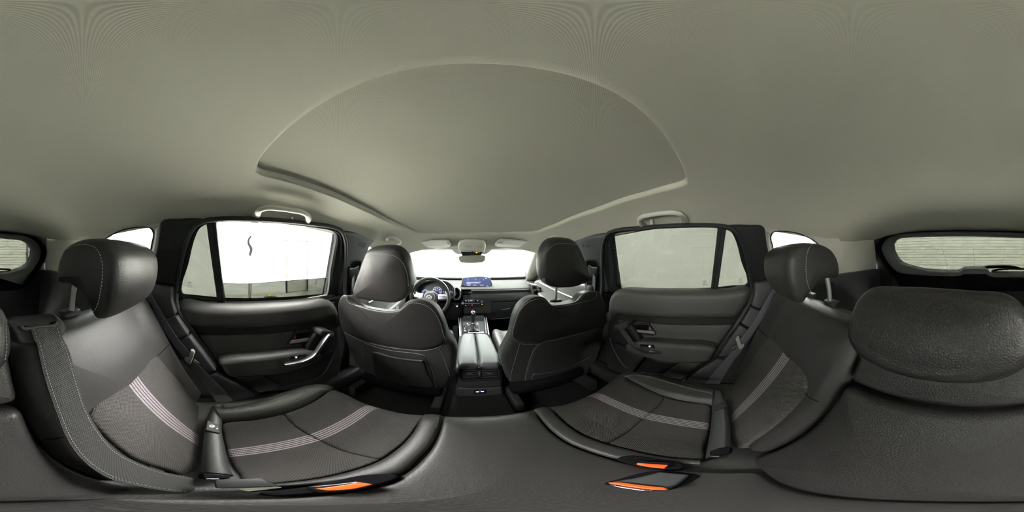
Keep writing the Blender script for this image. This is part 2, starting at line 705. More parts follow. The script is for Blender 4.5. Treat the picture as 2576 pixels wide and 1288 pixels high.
# left wall with the walk door let into it
WL = Fr((HXL, 0, 0), (0, 1, 0), (0, 0, 1))        # N points to +x
dy0, dy1 = 2.72, 3.61
dz1 = 1.97
g = G()
for u0, u1, v0, v1 in ((HYB, dy0, 0, HZ), (dy1, HYF, 0, HZ), (dy0, dy1, dz1, HZ)):
    g.add(rbox(((u0 + u1) / 2, (v0 + v1) / 2, -0.06), (u1 - u0, v1 - v0, 0.12), 0.0, WL))
obj('wall_left', g, M_WALL, label='white hall wall with a walk door seen through the open left window', cat='wall', kind='structure')
wd_ = thing('door_5', (HXL, (dy0 + dy1) / 2, 0), 'stained white steel walk door with a closer in the hall wall', 'door', kind='structure')
M_DOORLEAF = mat('stained_door_paint', (0.56, 0.53, 0.49), 0.8, spec=0.05, vary=(3.0, 0.35))
M_DFRAME = mat('door_frame_paint', (0.035, 0.033, 0.033), 0.8, spec=0.05)
obj('door_gap', rbox(((dy0 + dy1) / 2, dz1 / 2, -0.10), (dy1 - dy0, dz1, 0.02), 0, WL), M_DARK, wd_)
obj('door_leaf', rbox(((dy0 + dy1) / 2, dz1 / 2 + 0.005, -0.06), (dy1 - dy0 - 0.03, dz1 - 0.03, 0.045), 0.004, WL), M_DOORLEAF, wd_)
for nm, c, s in (('door_jamb', (dy0 - 0.02, dz1 / 2, 0.006), (0.06, dz1 + 0.03, 0.03)), ('door_jamb', (dy1 + 0.02, dz1 / 2, 0.006), (0.06, dz1 + 0.03, 0.03)), ('door_head', ((dy0 + dy1) / 2, dz1 + 0.02, 0.006), (dy1 - dy0 + 0.085, 0.045, 0.03))):
    obj(nm, rbox(c, s, 0.003, WL), M_DFRAME, wd_)
ha = obj('door_handle', tube([WL.pt(dy0 + 0.09, 0.98, -0.035), WL.pt(dy0 + 0.09, 0.98, 0.02), WL.pt(dy0 + 0.2, 0.98, 0.02)], 0.011), M_SATIN, wd_)
obj('lock_rose', lathe([(0.026, -0.04), (0.026, -0.028), (0.022, -0.025)], Fr(WL.pt(dy0 + 0.09, 0.98), WL.U, WL.V), 16), M_SATIN, wd_)
obj('door_closer', rbox((dy1 - 0.16, dz1 - 0.09, 0.0), (0.22, 0.06, 0.07), 0.006, WL), mat('closer_grey', (0.12, 0.12, 0.12), 0.8, spec=0.05), wd_)
obj('closer_arm', tube([WL.pt(dy1 - 0.2, dz1 - 0.06, 0.04), WL.pt(dy1 - 0.38, dz1 - 0.02, 0.07), WL.pt(dy1 - 0.46, dz1 + 0.01, 0.03)], 0.009, 6), M_DFRAME, wd_)
g = rbox(((HYB + dy0 - 0.05) / 2, 0.045, 0.008), (dy0 - 0.05 - HYB, 0.09, 0.016), 0.002, WL)
obj('baseboard_left', g, M_GROUND, label='pale skirting strip along the foot of the left hall wall', cat='skirting', kind='structure')

# overhead garage door behind the car: sections with pressed ribs
gd = thing('door_6', (0, HYB, 0), 'white ribbed overhead garage door seen through the rear glass', 'door', kind='structure')
GD = Fr((0, HYB, 0), (-1, 0, 0), (0, 0, 1))         # N points to +y
M_GD = mat('garage_door_white', (0.72, 0.72, 0.66), 0.6, vary=(3.0, 0.05))
M_GLINE = mat('groove_grey', (0.30, 0.30, 0.27), 0.7)
gx0, gx1 = -3.4, 2.6      # in u (= -x)
zz = 0.0
sec = [0.0, 0.55, 1.10, 1.63, 2.16, 2.7]
M_STAIN = mat('rubbed_dirt', (0.50, 0.49, 0.43), 0.8, vary=(9, 0.25))
for i in range(5):
    a, b = sec[i] + 0.006, sec[i + 1] - 0.006
    # profile across the section: shallow ribs, swept along u
    prof, z = [(a, 0.0)], a
    nr = 5
    for k in range(nr):
        z0 = a + (b - a) * (k + 0.55) / nr
        prof += [(z0 - 0.012, 0.0), (z0 - 0.004, -0.010), (z0 + 0.004, -0.010), (z0 + 0.012, 0.0)]
    prof += [(b, 0.0)]
    rings_ = [[GD.pt(u, zz_, w) for zz_, w in prof + [(b, -0.04), (a, -0.04)]] for u in (gx0, gx1)]
    p_ = obj('door_section', loft(rings_, True, None, (True, True)), M_GD, gd)
    if i == 3:
        # pressed long panels of the upper section
        for k in range(8):
            u0 = gx0 + 0.1 + k * 0.74
            fr_ = [GD.pt(u, z_, 0.002) for u, z_ in ((u0, a + 0.06), (u0 + 0.62, a + 0.06), (u0 + 0.62, b - 0.02), (u0, b - 0.02))]
            obj('pressed_panel', sweep(fr_, [(-0.004, -0.002), (0.004, -0.002), (0.004, 0.004), (-0.004, 0.004)], (0, 1, 0), True), M_GLINE, p_)
for zc in (1.34, 1.46):
    obj('rub_mark', rbox(((gx0 + gx1) / 2, zc, 0.0015), (gx1 - gx0 - 0.05, 0.035, 0.002), 0.0, GD), M_STAIN, gd)
for u in (gx0 - 0.03, gx1 + 0.03):
    obj('guide_rail', rbox((u, 1.4, 0.02), (0.05, 2.8, 0.06), 0.004, GD), mat('rail_dark', (0.10, 0.09, 0.09), 0.5), gd)
for sx_, nm in ((-1, 'trim_1'), (1, 'trim_2')):
    x0, x1 = (HXL, -gx1 - 0.06) if sx_ < 0 else (-gx0 + 0.06, HXR)
    slab(nm, ((x0 + x1) / 2, HYB - 0.04, HZ / 2), (x1 - x0, 0.1, HZ), M_WALL, 'white wall strip on the %s side of the garage door' % ('driver' if sx_ < 0 else 'passenger'), 'wall')
slab('trim_3', ((-gx1 - gx0) / 2, HYB - 0.04, (2.72 + HZ) / 2), (gx1 - gx0 + 0.2, 0.1, HZ - 2.72), M_WALL, 'white wall strip above the garage door', 'wall')

# things on the hall floor outside the left window
st = thing('pole_stand', (-3.05, 1.05, 0.0), 'white upright pole stand with a black curved head and cable outside the open window', 'stand')
px_, py_ = -3.05, 0.72
st.location = (px_, py_, 0)
M_POLE = mat('pole_white', (0.40, 0.38, 0.32), 0.7, spec=0.1)
obj('base_plate', lathe([(0.17, 0.0), (0.17, 0.02), (0.15, 0.03), (0.03, 0.045)], Fr((px_, py_, 0), (1, 0, 0), (0, 1, 0)), 24), M_POLE, st)
obj('pole', tube([(px_, py_, 0.03), (px_, py_, 0.8), (px_, py_, 1.42)], 0.022, 12, up=(0, 1, 0)), M_POLE, st)
hd = cr([(px_, py_, 1.40), (px_, py_ + 0.03, 1.47), (px_, py_ + 0.035, 1.55), (px_, py_ - 0.01, 1.63), (px_, py_ - 0.005, 1.72), (px_, py_ + 0.04, 1.78)], 24, False)
obj('head', tube(hd, 0.022, 10, up=(1, 0, 0), scale=[1.4 - 1.0 * abs(i / 23 - 0.35) for i in range(24)]), M_DARK, st)
obj('cable', tube(cr([(px_ + .03, py_, 1.35), (px_ + .04, py_ + .03, 0.9), (px_ + .04, py_ + .02, 0.5), (px_ + .05, py_ + .10, 0.12), (px_ + .06, py_ + .2, 0.01)], 30, False), 0.006, 6, up=(0, 1, 0)), M_RUBBER, st)

fl = Fr((0, 0, 0.0), (1, 0, 0), (0, 1, 0))
tx, ty = -4.98, 1.88
tp = thing('wheel_chock', (tx, ty, 0), 'dark blue twin block with a crumpled yellow cloth on the hall floor', 'chock')
M_BLUE = mat('dark_blue_rubber', (0.035, 0.045, 0.09), 0.5)
for s in (-1, 1):
    fb = Fr((tx - 0.02 * s, ty + s * 0.09, 0), (0, s, 0), (0, 0, 1))
    obj('block', pillow(rnd([(-0.08, 0.0), (0.09, 0.0), (0.105, 0.04), (0.09, 0.075), (-0.02, 0.082), (-0.08, 0.045)], 0.02), fb, 0.09, 0.02, 0.09, both=True), M_BLUE, tp)
yc = thing('yellow_cloth', (tx, ty, 0.10), 'crumpled bright yellow cloth lying across the dark blue twin block', 'cloth')
gg = sheet(lambda u, v: Vector((tx + u * 0.10, ty + v * 0.09, 0.104 + 0.075 * math.exp(-3.0 * (u * u + v * v)) + 0.016 * sin(9 * u + 5 * v) * cos(7 * v - 3 * u))), lin(-1, 1, 18), lin(-1, 1, 18))
me_ = G()
me_.add(gg)
obj('cloth_fold', me_, mat('yellow_cloth', (0.62, 0.58, 0.06), 0.8), yc)

# ================================================================ car body shell and headliner
WR = Fr((0.785, 0, 1.214), (0, -1, 0), (-0.45, 0, 1))     # right side glass plane, N into the cabin
DR = Fr((0.72, 0, 1.0), (0, -1, 0), (0, 0, 1))            # right inner door face
r3 = Z(1480, 500, 4.954)
r4 = Z(1480, 720, 4.6)
r6 = Z(1760, 560, 4.026)
r1 = Z(1200, 560, 5.856)
r2 = Z(1240, 700, 3.578)
r5 = Z(1360, 920, 3.5)
r7 = Z(1760, 840, 2.876)
r8 = Z(2080, 560, 2.683)
z1 = Z(0, 560, 4.025)
z4 = Z(420, 720, 4.025)
z6 = Z(820, 580, 6.44)
z7 = Z(1000, 660, 6.439)
z8 = Z(1060, 780, 4.6)

MAIN_R = r3((300, 520), (312, 470), (335, 443), (370, 427), (600, 395), (900, 368), (1200, 356), (1610, 357), (1590, 560), (1560, 820), (1525, 1125), (1200, 1132), (900, 1130), (600, 1120), (370, 1110), (345, 850), (315, 640))
SMALL_R = r3((1715, 390), (1735, 388), (1765, 398), (1800, 440), (1850, 560), (1900, 760), (1978, 1078), (1800, 1095), (1615, 1108), (1650, 850), (1690, 560))
UNION_R = r3((300, 520), (312, 470), (335, 443), (370, 427), (600, 395), (900, 368), (1200, 356), (1610, 357), (1690, 372), (1765, 398), (1800, 440), (1850, 560), (1900, 760), (1978, 1078), (1800, 1095), (1525, 1122), (1200, 1132), (900, 1130), (600, 1120), (370, 1110), (345, 850), (315, 640))
QUART_R = r6((725, 130), (745, 100), (790, 92), (900, 96), (1000, 116), (1085, 150), (1180, 210), (1225, 290), (1200, 400), (1050, 450), (820, 470), (770, 340), (742, 220))
FRONTW = [(-0.93, 0.005), (-0.93, 0.29), (-0.99, 0.315), (-1.25, 0.265), (-1.60, 0.085), (-1.86, -0.035)]   # u = -y

uni = WR.px(UNION_R)
uc = sum((Vector(p) for p in uni), Vector((0, 0))) / len(uni)
uni_hole = [uc + (Vector(p) - uc) * 1.05 + Vector((0, -0.05 if p[1] < 0.04 else 0.0)) for p in uni]
qh = cr(WR.px(QUART_R), 40)
for mir, nm in ((False, 'passenger'), (True, 'driver')):
    g = plate([(-2.25, -0.85), (0.62, -0.85), (0.62, 0.48), (-1.28, 0.48), (-1.33, 0.35), (-1.62, 0.16), (-1.95, -0.01), (-2.25, -0.13)], [uni_hole, qh, FRONTW], WR, -0.05, -0.02)
    obj('body_side_panel', g, M_DARK, None, mir, label='dark inner body shell along the %s side behind the trims' % nm, cat='car body', kind='structure')

    lowf = Fr((0.81, 0, 0.0), (0, -1, 0), (0, 0, 1))
    obj('lower_side_panel', rbox((-0.45, 0.76, 0.0), (3.7, 0.80, 0.03), 0.0, lowf), M_PLAST, None, mir, label='dark lower body side behind the %s doors' % nm, cat='car body', kind='structure')

# headliner ------------------------------------------------------
def itp(tab, x):
    if x <= tab[0][0]: return tab[0][1]
    for (a, b), (c, d) in zip(tab, tab[1:]):
        if x <= c:
            t = (x - a) / (c - a)
            t = t * t * (3 - 2 * t) * 0.5 + t * 0.5
            return b + (d - b) * t
    return tab[-1][1]
ZC = [(-1.2, 1.560), (-1.0, 1.572), (-0.75, 1.61), (-0.4, 1.652), (0.0, 1.672), (0.3, 1.665), (0.6, 1.640), (0.9, 1.603), (1.14, 1.562), (1.3, 1.525), (1.5, 1.462)]
ZE = [(-1.2, 1.545), (-1.0, 1.530), (-0.75, 1.508), (-0.55, 1.495), (-0.15, 1.513), (0.25, 1.522), (0.6, 1.508), (0.9, 1.482), (1.2, 1.43), (1.5, 1.37)]
XE = [(-1.2, 0.70), (-0.9, 0.69), (-0.55, 0.66), (0.0, 0.665), (0.5, 0.665), (0.9, 0.655), (1.2, 0.63), (1.5, 0.60)]
def zhead(x, y):
    a = min(abs(x) / itp(XE, y), 1.08)
    c, e = itp(ZC, y), itp(ZE, y)
    return c - (c - e) * (0.75 * a**3.6 + 0.25 * a**2)
def hit_head(px, py, drop=0.0):
    d = ray(px, py)
    lo, hi = 0.02, 3.0
    f = lambda t: (EYE + d * t).z - (zhead((EYE + d * t).x, (EYE + d * t).y) - drop)
    t, prev = 0.02, f(0.02)
    while t < 3.0:
        t2 = t + 0.01
        v = f(t2)
        if prev <= 0 < v:
            for _ in range(20):
                m = (t + t2) / 2
                if f(m) > 0: t2 = m
                else: t = m
            return EYE + d * t
        t, prev = t2, v
    return EYE + d * 1.2
SUN_PX = [(645, 424), (655, 400), (700, 350), (760, 300), (830, 254), (900, 220), (980, 191), (1060, 173), (1120, 166), (1185, 164), (1250, 165), (1330, 173), (1410, 188), (1480, 209), (1550, 240), (1620, 290), (1670, 345), (1710, 410), (1725, 446), (1728, 456), (1722, 464), (1700, 471), (1620, 493), (1520, 524), (1450, 548), (1400, 568), (1362, 583), (1345, 588), (1325, 589), (1260, 590), (1185, 591), (1100, 592), (1065, 592), (1048, 590), (1036, 585), (1000, 569), (950, 545), (880, 511), (800, 479), (720, 453), (665, 440), (649, 433)]
sun2 = [Vector((p.x, p.y)) for p in (hit_head(*q) for q in SUN_PX)]
sun2 = ccw(sun2)
sc_ = sum(sun2, Vector((0, 0))) / len(sun2)
NT = 160
inner = by_angle(sun2, sc_, NT)
yf = lambda x: 1.455 - 0.10 * (x / 0.6)**2
def xwall(y):
    x = 0.6
    for _ in range(30):
        x = 0.785 - 0.45 * (zhead(x, y) - 1.214)
    t = min(max((-0.5 - y) / 0.35, 0.0), 1.0)
    return x + 0.012 + t * max(0.0, 0.705 - x)
side_ = [(xwall(y), y) for y in lin(-1.04, 1.30, 30)]
xe_ = side_[-1][0]
outerp = [Vector(p) for p in [(-x, y) for x, y in side_[::-1]] + side_ + [(xe_ - 0.03, yf(xe_) - 0.02)] + [(x, yf(x)) for x in lin(0.55, -0.55, 20)] + [(-xe_ + 0.03, yf(xe_) - 0.02)]]
outer = by_angle(ccw(outerp), sc_, NT)
R, NS = [], 44
R.append([Vector((p.x, p.y, zhead(p.x, p.y) + 0.034)) for p in (sc_ + (q - sc_) * 1.004 for q in inner)])
R.append([Vector((p.x, p.y, zhead(p.x, p.y) + 0.010)) for p in inner])
for k, e, dz in ((0, 1.006, 0.003), (1, 1.014, 0.0)):
    R.append([Vector(((sc_ + (q - sc_) * e).x, (sc_ + (q - sc_) * e).y, zhead(*(sc_ + (q - sc_) * e)) + dz)) for q in inner])
st0 = [sc_ + (q - sc_) * 1.014 for q in inner]
for k in range(1, NS + 1):
    t = (k / NS)**1.15
    ring_ = [a.lerp(b, t) for a, b in zip(st0, outer)]
    R.append([Vector((p.x, p.y, zhead(p.x, p.y))) for p in ring_])
R.append([Vector((p.x, p.y, 1.785)) for p in R[-1]])
uvs_ = [[(p.x, p.y) for p in r_] for r_ in R]
HEAD = obj('ceiling', loft(R, True, uvs_), M_HEAD, angle=60, label='light grey woven cloth headliner of the car with the sunroof opening', cat='headliner', kind='structure')
# shade panel in the opening, a touch above it
ins = [sc_ + (q - sc_) * 0.9975 for q in inner]
R = []
for k in range(20, -1, -1):
    q = k / 20 * 1.0
    R.append([Vector((p.x, p.y, zhead(p.x, p.y) + 0.017)) for p in (sc_ + (a - sc_) * max(q, 0.002) for a in ins)])
sh = obj('sunroof_shade', loft(R, True, [[(p.x, p.y) for p in r_] for r_ in R], (False, True)), M_SHADE, angle=60, label='closed olive grey cloth sunroof shade filling the roof opening', cat='sunroof shade')
# outer roof skin keeps daylight out
obj('roof_skin', rbox((0, 0.15, 1.80), (1.40, 3.0, 0.03), 0.01), M_PLAST, label='dark outer roof skin above the headliner', cat='car roof', kind='structure')
# cabin floor, firewall
obj('floor', rbox((0, 0.45, 0.405), (1.66, 3.7, 0.03), 0.0), M_CARPET, label='black carpet of the car floor in the footwells', cat='carpet', kind='structure')

obj('trim_30', pillow(rrect(0.28, 0.50, 0.05, 0.0, 0.62), Fr((0, 0, 0.42), (1, 0, 0), (0, 1, 0)), 0.075, 0.04, 0.02, tess=True), M_CARPET, label='carpeted floor tunnel hump behind the centre console', cat='floor tunnel', kind='structure')
# ================================================================ doors, windows, pillars (traced on the right, mirrored to the left)
def outline(pts, n=96):
    return cr(pts, n)

SEAL_PX = r3((135, 1288), (165, 1150), (172, 900), (172, 700), (188, 540), (235, 440), (330, 398), (600, 365), (900, 343), (1300, 330), (1600, 336), (1750, 358), (1850, 418), (1925, 560), (1985, 780), (2030, 1000), (2050, 1120))
WLOW = Fr((0.765, 0, 1.214), (0, -1, 0), (-0.10, 0, -1.0))   # below the sill the side leans slightly inwards
def sm_(a, b, x):
    t = min(max((x - a) / (b - a), 0), 1)
    return t * t * (3 - 2 * t)
def side_pt(px, py, w=0.0):
    u, v = WR.uv(px, py, w)
    if v >= 0:
        return WR.pt(u, v, w)
    f = Fr((0.785, 0, 1.214), (0, -1, 0), (0.10, 0, 1.0))
    u, v = f.uv(px, py, w)
    return f.pt(u, v, w)

def emblem(fr, u, v, w, r, m, parent, mir=False, th=0.0008, name='emblem'):
    """oval ring with a winged M inside, as on the wheel boss and the glass print"""
    g = ring(circ(r, 48, u, v, r * 0.82), circ(r * 0.86, 48, u, v, r * 0.68), fr, [(0, w), (0, w + th), (1, w + th), (1, w)], 48, (u, v))
    top = [(-0.95, 0.28), (-0.62, 0.36), (-0.30, 0.18), (0.0, -0.28), (0.30, 0.18), (0.62, 0.36), (0.95, 0.28)]
    bot = [(-0.80, 0.02), (-0.60, 0.12), (-0.42, 0.00), (0.0, -0.52), (0.42, 0.00), (0.60, 0.12), (0.80, 0.02)]
    A = cr([(u + a * r, v + b * r * 0.95) for a, b in top], 30, False)
    B = cr([(u + a * r, v + b * r * 0.95) for a, b in bot], 30, False)
    g.add(loft([[fr.pt(a.x, a.y, w) for a in A], [fr.pt(a.x, a.y, w + th) for a in A], [fr.pt(b.x, b.y, w + th) for b in B], [fr.pt(b.x, b.y, w) for b in B]], False))
    return obj(name, g, m, parent, mir)

def glass_mark(fr, u, v, w, size, parent, mir, lines=5):
    emblem(fr, u, v, w, size * 0.42, M_PRINT, parent, mir, 0.0003, 'glass_emblem')
    g = G()
    for k in range(lines):
        hw = size * (0.45 if k == 0 else random.uniform(0.6, 0.85))
        vv = v - size * (0.62 + 0.24 * k)
        x = u - hw
        while x < u + hw:
            l = random.uniform(0.05, 0.16) * size
            g.add(rbox((min(x + l / 2, u + hw), vv, w), (l, size * 0.09, 0.0003), 0, fr))
            x += l + 0.045 * size
    obj('glass_print', g, M_PRINT, parent, mir, kind='stuff')

for mir, sd, dn in ((False, 'passenger', 2), (True, 'driver', 1)):
    side = 'right' if not mir else 'left'
    loc = lambda x, y, z: ((-x if mir else x), y, z)
    door = thing('door_%d' % dn, loc(0.72, 0.25, 0.6), '%s rear door of the car with armrest, pull handle and window frame' % ('passenger side' if not mir else 'driver side'), 'car door', kind='structure')
    D = lambda nm, g, m, par=None, **k: obj(nm, g, m, par or door, mir, **k)
    # window frame
    seal_o = WR.px(r3((172, 1160), (176, 900), (178, 700), (196, 545), (245, 450), (335, 405), (600, 371), (900, 349), (1300, 336), (1600, 342), (1745, 364), (1840, 424), (1912, 562), (1972, 780), (2020, 1000), (2035, 1150), (1500, 1175), (900, 1180)))
    uni_s = [Vector((p[0], p[1] - (0.048 * (1 - sm_(0.0, 0.10, p[1])) if mir else 0.0))) for p in uni]
    if mir:
        seal_o = [Vector((p[0], p[1] - 0.085 * (1 - sm_(0.0, 0.06, p[1])))) for p in seal_o]
    g = ring(seal_o, cr(uni_s, 120), WR, [(0, -0.03), (0, 0.012), (0.06, 0.022), (0.55, 0.022), (0.62, 0.016), (0.9, 0.012), (1.0, 0.004), (1.0, -0.012)], 160, uc)
    D('window_frame', g, M_FRAME, angle=25)
    bar = [WR.p3(r3(a, b), 0) for a, b in (((1612, 350), (1718, 372)), ((1590, 560), (1692, 560)), ((1560, 820), (1652, 850)), ((1522, 1140), (1612, 1125)))]
    rg = []
    for (a, b) in bar:
        n_ = WR.N
        d_ = b - a
        rg.append([a - n_ * 0.012, a + n_ * 0.010, a + d_ * 0.1 + n_ * 0.016, a + d_ * 0.33 + n_ * 0.016, a + d_ * 0.37 + n_ * 0.011, a + d_ * 0.43 + n_ * 0.011, a + d_ * 0.47 + n_ * 0.016, a + d_ * 0.9 + n_ * 0.016, b + n_ * 0.010, b - n_ * 0.012])
    rg.append([p - WR.V * 0.06 for p in rg[-1]])
    D('divider_bar', loft(rg, True, None, (True, True)), M_RUBBER, angle=25)
    # glass panes
    main = outline(WR.px(MAIN_R), 100)
    mc = sum(main, Vector((0, 0))) / len(main)
    main = [mc + (p - mc) * 1.03 for p in main]
    small = outline(WR.px(SMALL_R), 70)
    c2 = sum(small, Vector((0, 0))) / len(small)
    small = [c2 + (p - c2) * 1.08 + Vector((0, -0.05 if mir and p.y < 0.06 else 0)) for p in small]
    if not mir:
        wn = obj('window_2', pillow(main, WR, -0.004, 0.001, 0.008, tess=True, steps=1), M_PRIV, None, False, label='raised tinted glass of the passenger side rear door', cat='window', kind='structure')
        u_, v_ = WR.uv(*r3((1450, 1030))[0])
        glass_mark(WR, u_, v_, -0.003, 0.017, wn, False)
    else:
        # left pane wound down: only its top strip stands above the sill
        lv = [WR.uv(*p) for p in Z(420, 480, 4.294)((0, 0))]
        WLf = Fr((-0.785, 0, 1.214), (0, 1, 0), (0.45, 0, 1))
        zl = Z(420, 480, 4.294)
        cut = WLf.px(zl((600, 1008), (860, 1012), (1290, 980), (1730, 945)))
        low = [(1.2, -0.06), (-0.2, -0.06)]
        pane = [Vector(p) for p in cut] + [Vector((cut[-1][0] + 0.02, -0.06)), Vector((cut[0][0] - 0.01, -0.06))]
        wn = obj('window_1', pillow(pane, WLf, -0.004, 0.0008, 0.008, tess=True, steps=1), M_PRIV, None, False, label='tinted driver side rear door glass wound down to its last strip', cat='window', kind='structure')
        e = [WLf.pt(u, v + 0.0012, -0.006) for u, v in cut]
        obj('polished_edge', tube(cr(e, 40, False), 0.0022, 6), mat('glass_edge', (0.25, 0.27, 0.30), 0.2), wn)
    w4 = obj('window_%d' % (4 if not mir else 3), pillow(small, WR, -0.004, 0.001, 0.008, tess=True, steps=1), M_PRIV, None, mir, label='small fixed tinted corner glass of the %s side rear door' % sd, cat='window', kind='structure')
    u_, v_ = WR.uv(*r3((1898, 1002))[0])
    glass_mark(WR, u_, v_, -0.003, 0.016, w4, mir)
    # door card, upper roll, insert
    card = DR.px(r4((270, 60), (1900, 30), (1880, 160), (1730, 430), (1600, 600), (1440, 800), (1290, 940), (1080, 1100), (830, 1100), (330, 1060), (200, 960), (172, 850), (180, 650), (215, 350), (245, 130)))
    card = [Vector((u, min(v, 0.13))) for u, v in card]
    D('door_card', pillow(rnd(card, 0.02), DR, -0.02, 0.012, 0.07, tess=True), M_PLAST)
    upper = DR.px(r4((242, 130), (290, 62), (345, 34), (620, 40), (900, 46), (1410, 46), (1600, 38), (1880, 18), (1902, 60), (1880, 150), (1815, 245), (1722, 362), (1500, 374), (1200, 378), (800, 368), (420, 334), (335, 320), (288, 340), (262, 400), (235, 420), (205, 400), (220, 300)), 0.0)
    upper = [Vector((u, v - (0.044 if mir and v > 0.1 else 0.003))) for u, v in upper]
    D('upper_panel', pillow(outline(upper, 140), DR, 0.012, 0.040, 0.075, tess=True, steps=7), M_VINYL)
    ins_ = DR.px(r4((335, 392), (420, 397), (720, 432), (1200, 452), (1660, 447), (1600, 560), (1438, 712), (950, 690), (560, 660), (480, 640), (380, 520)), -0.008)
    D('insert_panel', pillow(rnd(ins_, 0.008), DR, -0.008, 0.006, 0.03, tess=True), mat('insert_grey', (0.062, 0.062, 0.060), 0.6, bump=('noise', 700, 0.2, 0.001)))
    rear_strip = DR.px(r4((1610, 448), (1665, 447), (1500, 690), (1440, 712)), -0.004)
    D('insert_strip', pillow(rnd(rear_strip, 0.003), DR, -0.004, 0.003, 0.03, tess=True), M_PLASTG)
    obj('sill_light_block', rbox((0.775, 0.30, 1.075), (0.05, 1.0, 0.14), 0.004), M_DARK, door, mir)  # added dark block, stops daylight leaking in below the window frame
    # armrest
    arm = DR.px(r4((430, 690), (520, 650), (640, 640), (950, 662), (1440, 705), (1475, 722), (1440, 790), (1385, 872), (1300, 885), (1050, 885), (850, 870), (700, 835), (520, 775), (440, 730)), 0.05)
    D('armrest', pillow(outline(arm, 110), DR, 0.062, 0.022, 0.09, tess=True, steps=6), M_VINYL)
    # pull handle
    pth = cr(DR.p3(r4((318, 478), (365, 482), (400, 520), (455, 596), (512, 672), (560, 710), (640, 742), (740, 760), (835, 768)), 0.075), 50, False)
    hp = D('pull_handle', sweep(pth, [(-0.007, -0.012), (0.007, -0.012), (0.010, 0.0), (0.007, 0.012), (-0.007, 0.012), (-0.010, 0.0)], (-1, 0, 0), scale=[0.9] * 4 + [1.0] * 42 + [0.9, 0.8, 0.7, 0.5]), M_SATIN, label='satin silver pull handle')
    shell = DR.px(r4((300, 460), (380, 440), (470, 440), (560, 540), (600, 640), (520, 690), (430, 640), (360, 540), (310, 500)), 0.03)
    D('handle_shell', pillow(outline(shell, 70), DR, 0.035, 0.015, 0.06, tess=True), M_PLAST)
    cup = DR.px(r4((292, 462), (345, 440), (440, 432), (452, 470), (400, 500), (300, 490)), 0.07)
    D('handle_cap', pillow(outline(cup, 50), DR, 0.072, 0.012, 0.04), M_PLASTG)
    # release lever in its recess
    rec = DR.px(r4((462, 436), (590, 432), (706, 436), (782, 556), (770, 572), (548, 545), (520, 520)), 0.0)
    D('release_bezel', ring(rec, [Vector(p) * 0.9 + sum((Vector(q) for q in rec), Vector((0, 0))) / len(rec) * 0.1 for p in rec], DR, [(0, -0.03), (0, 0.006), (1, 0.006), (1, -0.012)], 64), M_PLASTG)
    D('release_cup', pillow(rnd(rec, 0.004), DR, -0.004, 0.002, 0.02, tess=True), M_DARK)
    lev = DR.px(r4((538, 500), (745, 520), (770, 545), (766, 558), (552, 536)), 0.016)
    D('release_lever', pillow(rnd(lev, 0.004), DR, 0.018, 0.005, -0.004, tess=True), M_SATIN, label='bright release lever')
    rd_ = DR.px(r4((698, 474), (722, 477), (724, 512), (702, 510)), 0.004)
    D('lock_tag', pillow(rnd(rd_, 0.002), DR, 0.006, 0.002, 0.006), M_RED, label='red lock tag')
    # window switch
    sw = DR.px(r4((600, 668), (760, 676), (780, 712), (610, 700)), 0.058)
    swp = D('switch_panel', pillow(rnd(sw, 0.004), DR, 0.066, 0.002, -0.05, tess=True), M_GLOSSB)
    s2_ = DR.px(r4((690, 682), (735, 684), (738, 708), (694, 706)), 0.066)
    D('window_switch', pillow(rnd(s2_, 0.003), DR, 0.070, 0.003, -0.06), M_PLASTG)
    ld = DR.px(r4((702, 690), (716, 690), (716, 703), (702, 703)), 0.070)
    D('switch_light', pillow(rnd(ld, 0.001), DR, 0.0715, 0.0005, -0.065), mat('blue_white_led', (0.5, 0.55, 1), 0.4, emit=(0.55, 0.6, 1.0), estr=3.0), label='lit blue white switch light')
    # lower pocket and speaker grille
    pk = DR.px(r4((290, 672), (300, 740), (345, 830), (425, 935), (560, 985), (830, 1018), (1050, 888), (850, 872), (690, 832), (500, 770), (420, 720), (330, 668)), 0.0)
    D('map_pocket', pillow(outline(pk, 100), DR, 0.0, 0.012, 0.04, tess=True), M_PLAST)
    ln = cr(DR.p3(r4((248, 600), (262, 660), (300, 745), (350, 835), (410, 915), (500, 965), (620, 992), (830, 1024)), 0.012), 50, False)
    D('pocket_rim', tube(ln, 0.0035, 6), M_PLASTG)
    gr = DR.px(r4((1062, 888), (1310, 890), (1190, 1000), (1070, 1085), (960, 1060), (835, 1022)), 0.01)
    D('speaker_grille', pillow(rnd(gr, 0.01), DR, 0.012, 0.006, 0.05, tess=True), M_PLASTG)
    # weatherstrip round the opening
    sp = [side_pt(*p, 0.03) for p in SEAL_PX]
    low_ = [DR.pt(*DR.uv(*p, 0.0)) for p in r4((1890, 150), (1800, 310), (1700, 470), (1560, 660), (1440, 830), (1330, 925), (1200, 1010), (1080, 1090))]
    obj('door_seal', tube(cr(sp, 120, False), 0.010, 8), M_RUBBER, None, mir, label='rubber weatherstrip round the %s rear door opening' % sd, cat='door seal', kind='structure')
    obj('door_seal', tube(cr([sp[-1]] + low_, 80, False), 0.013, 8), M_RUBBER, None, mir, label='rubber weatherstrip down the wheel arch side of the %s rear door' % sd, cat='door seal', kind='structure')

    # B pillar
    bp_ = WR.px(r1((1395, 255), (1415, 238), (1500, 213), (1700, 168), (1790, 162), (1915, 178), (1870, 240), (1850, 320), (1856, 480), (1890, 760), (1925, 1000), (1930, 1288), (1700, 1400), (1560, 1288), (1600, 960), (1600, 700), (1560, 520), (1490, 380)), 0.03)
    B = obj('trim_%d' % (5 if mir else 4), pillow(outline(bp_, 120), WR, 0.03, 0.018, 0.05, tess=True, steps=5), M_PLASTG, None, mir, label='dark grey centre pillar trim on the %s side with airbag badge' % sd, cat='pillar trim', kind='structure')
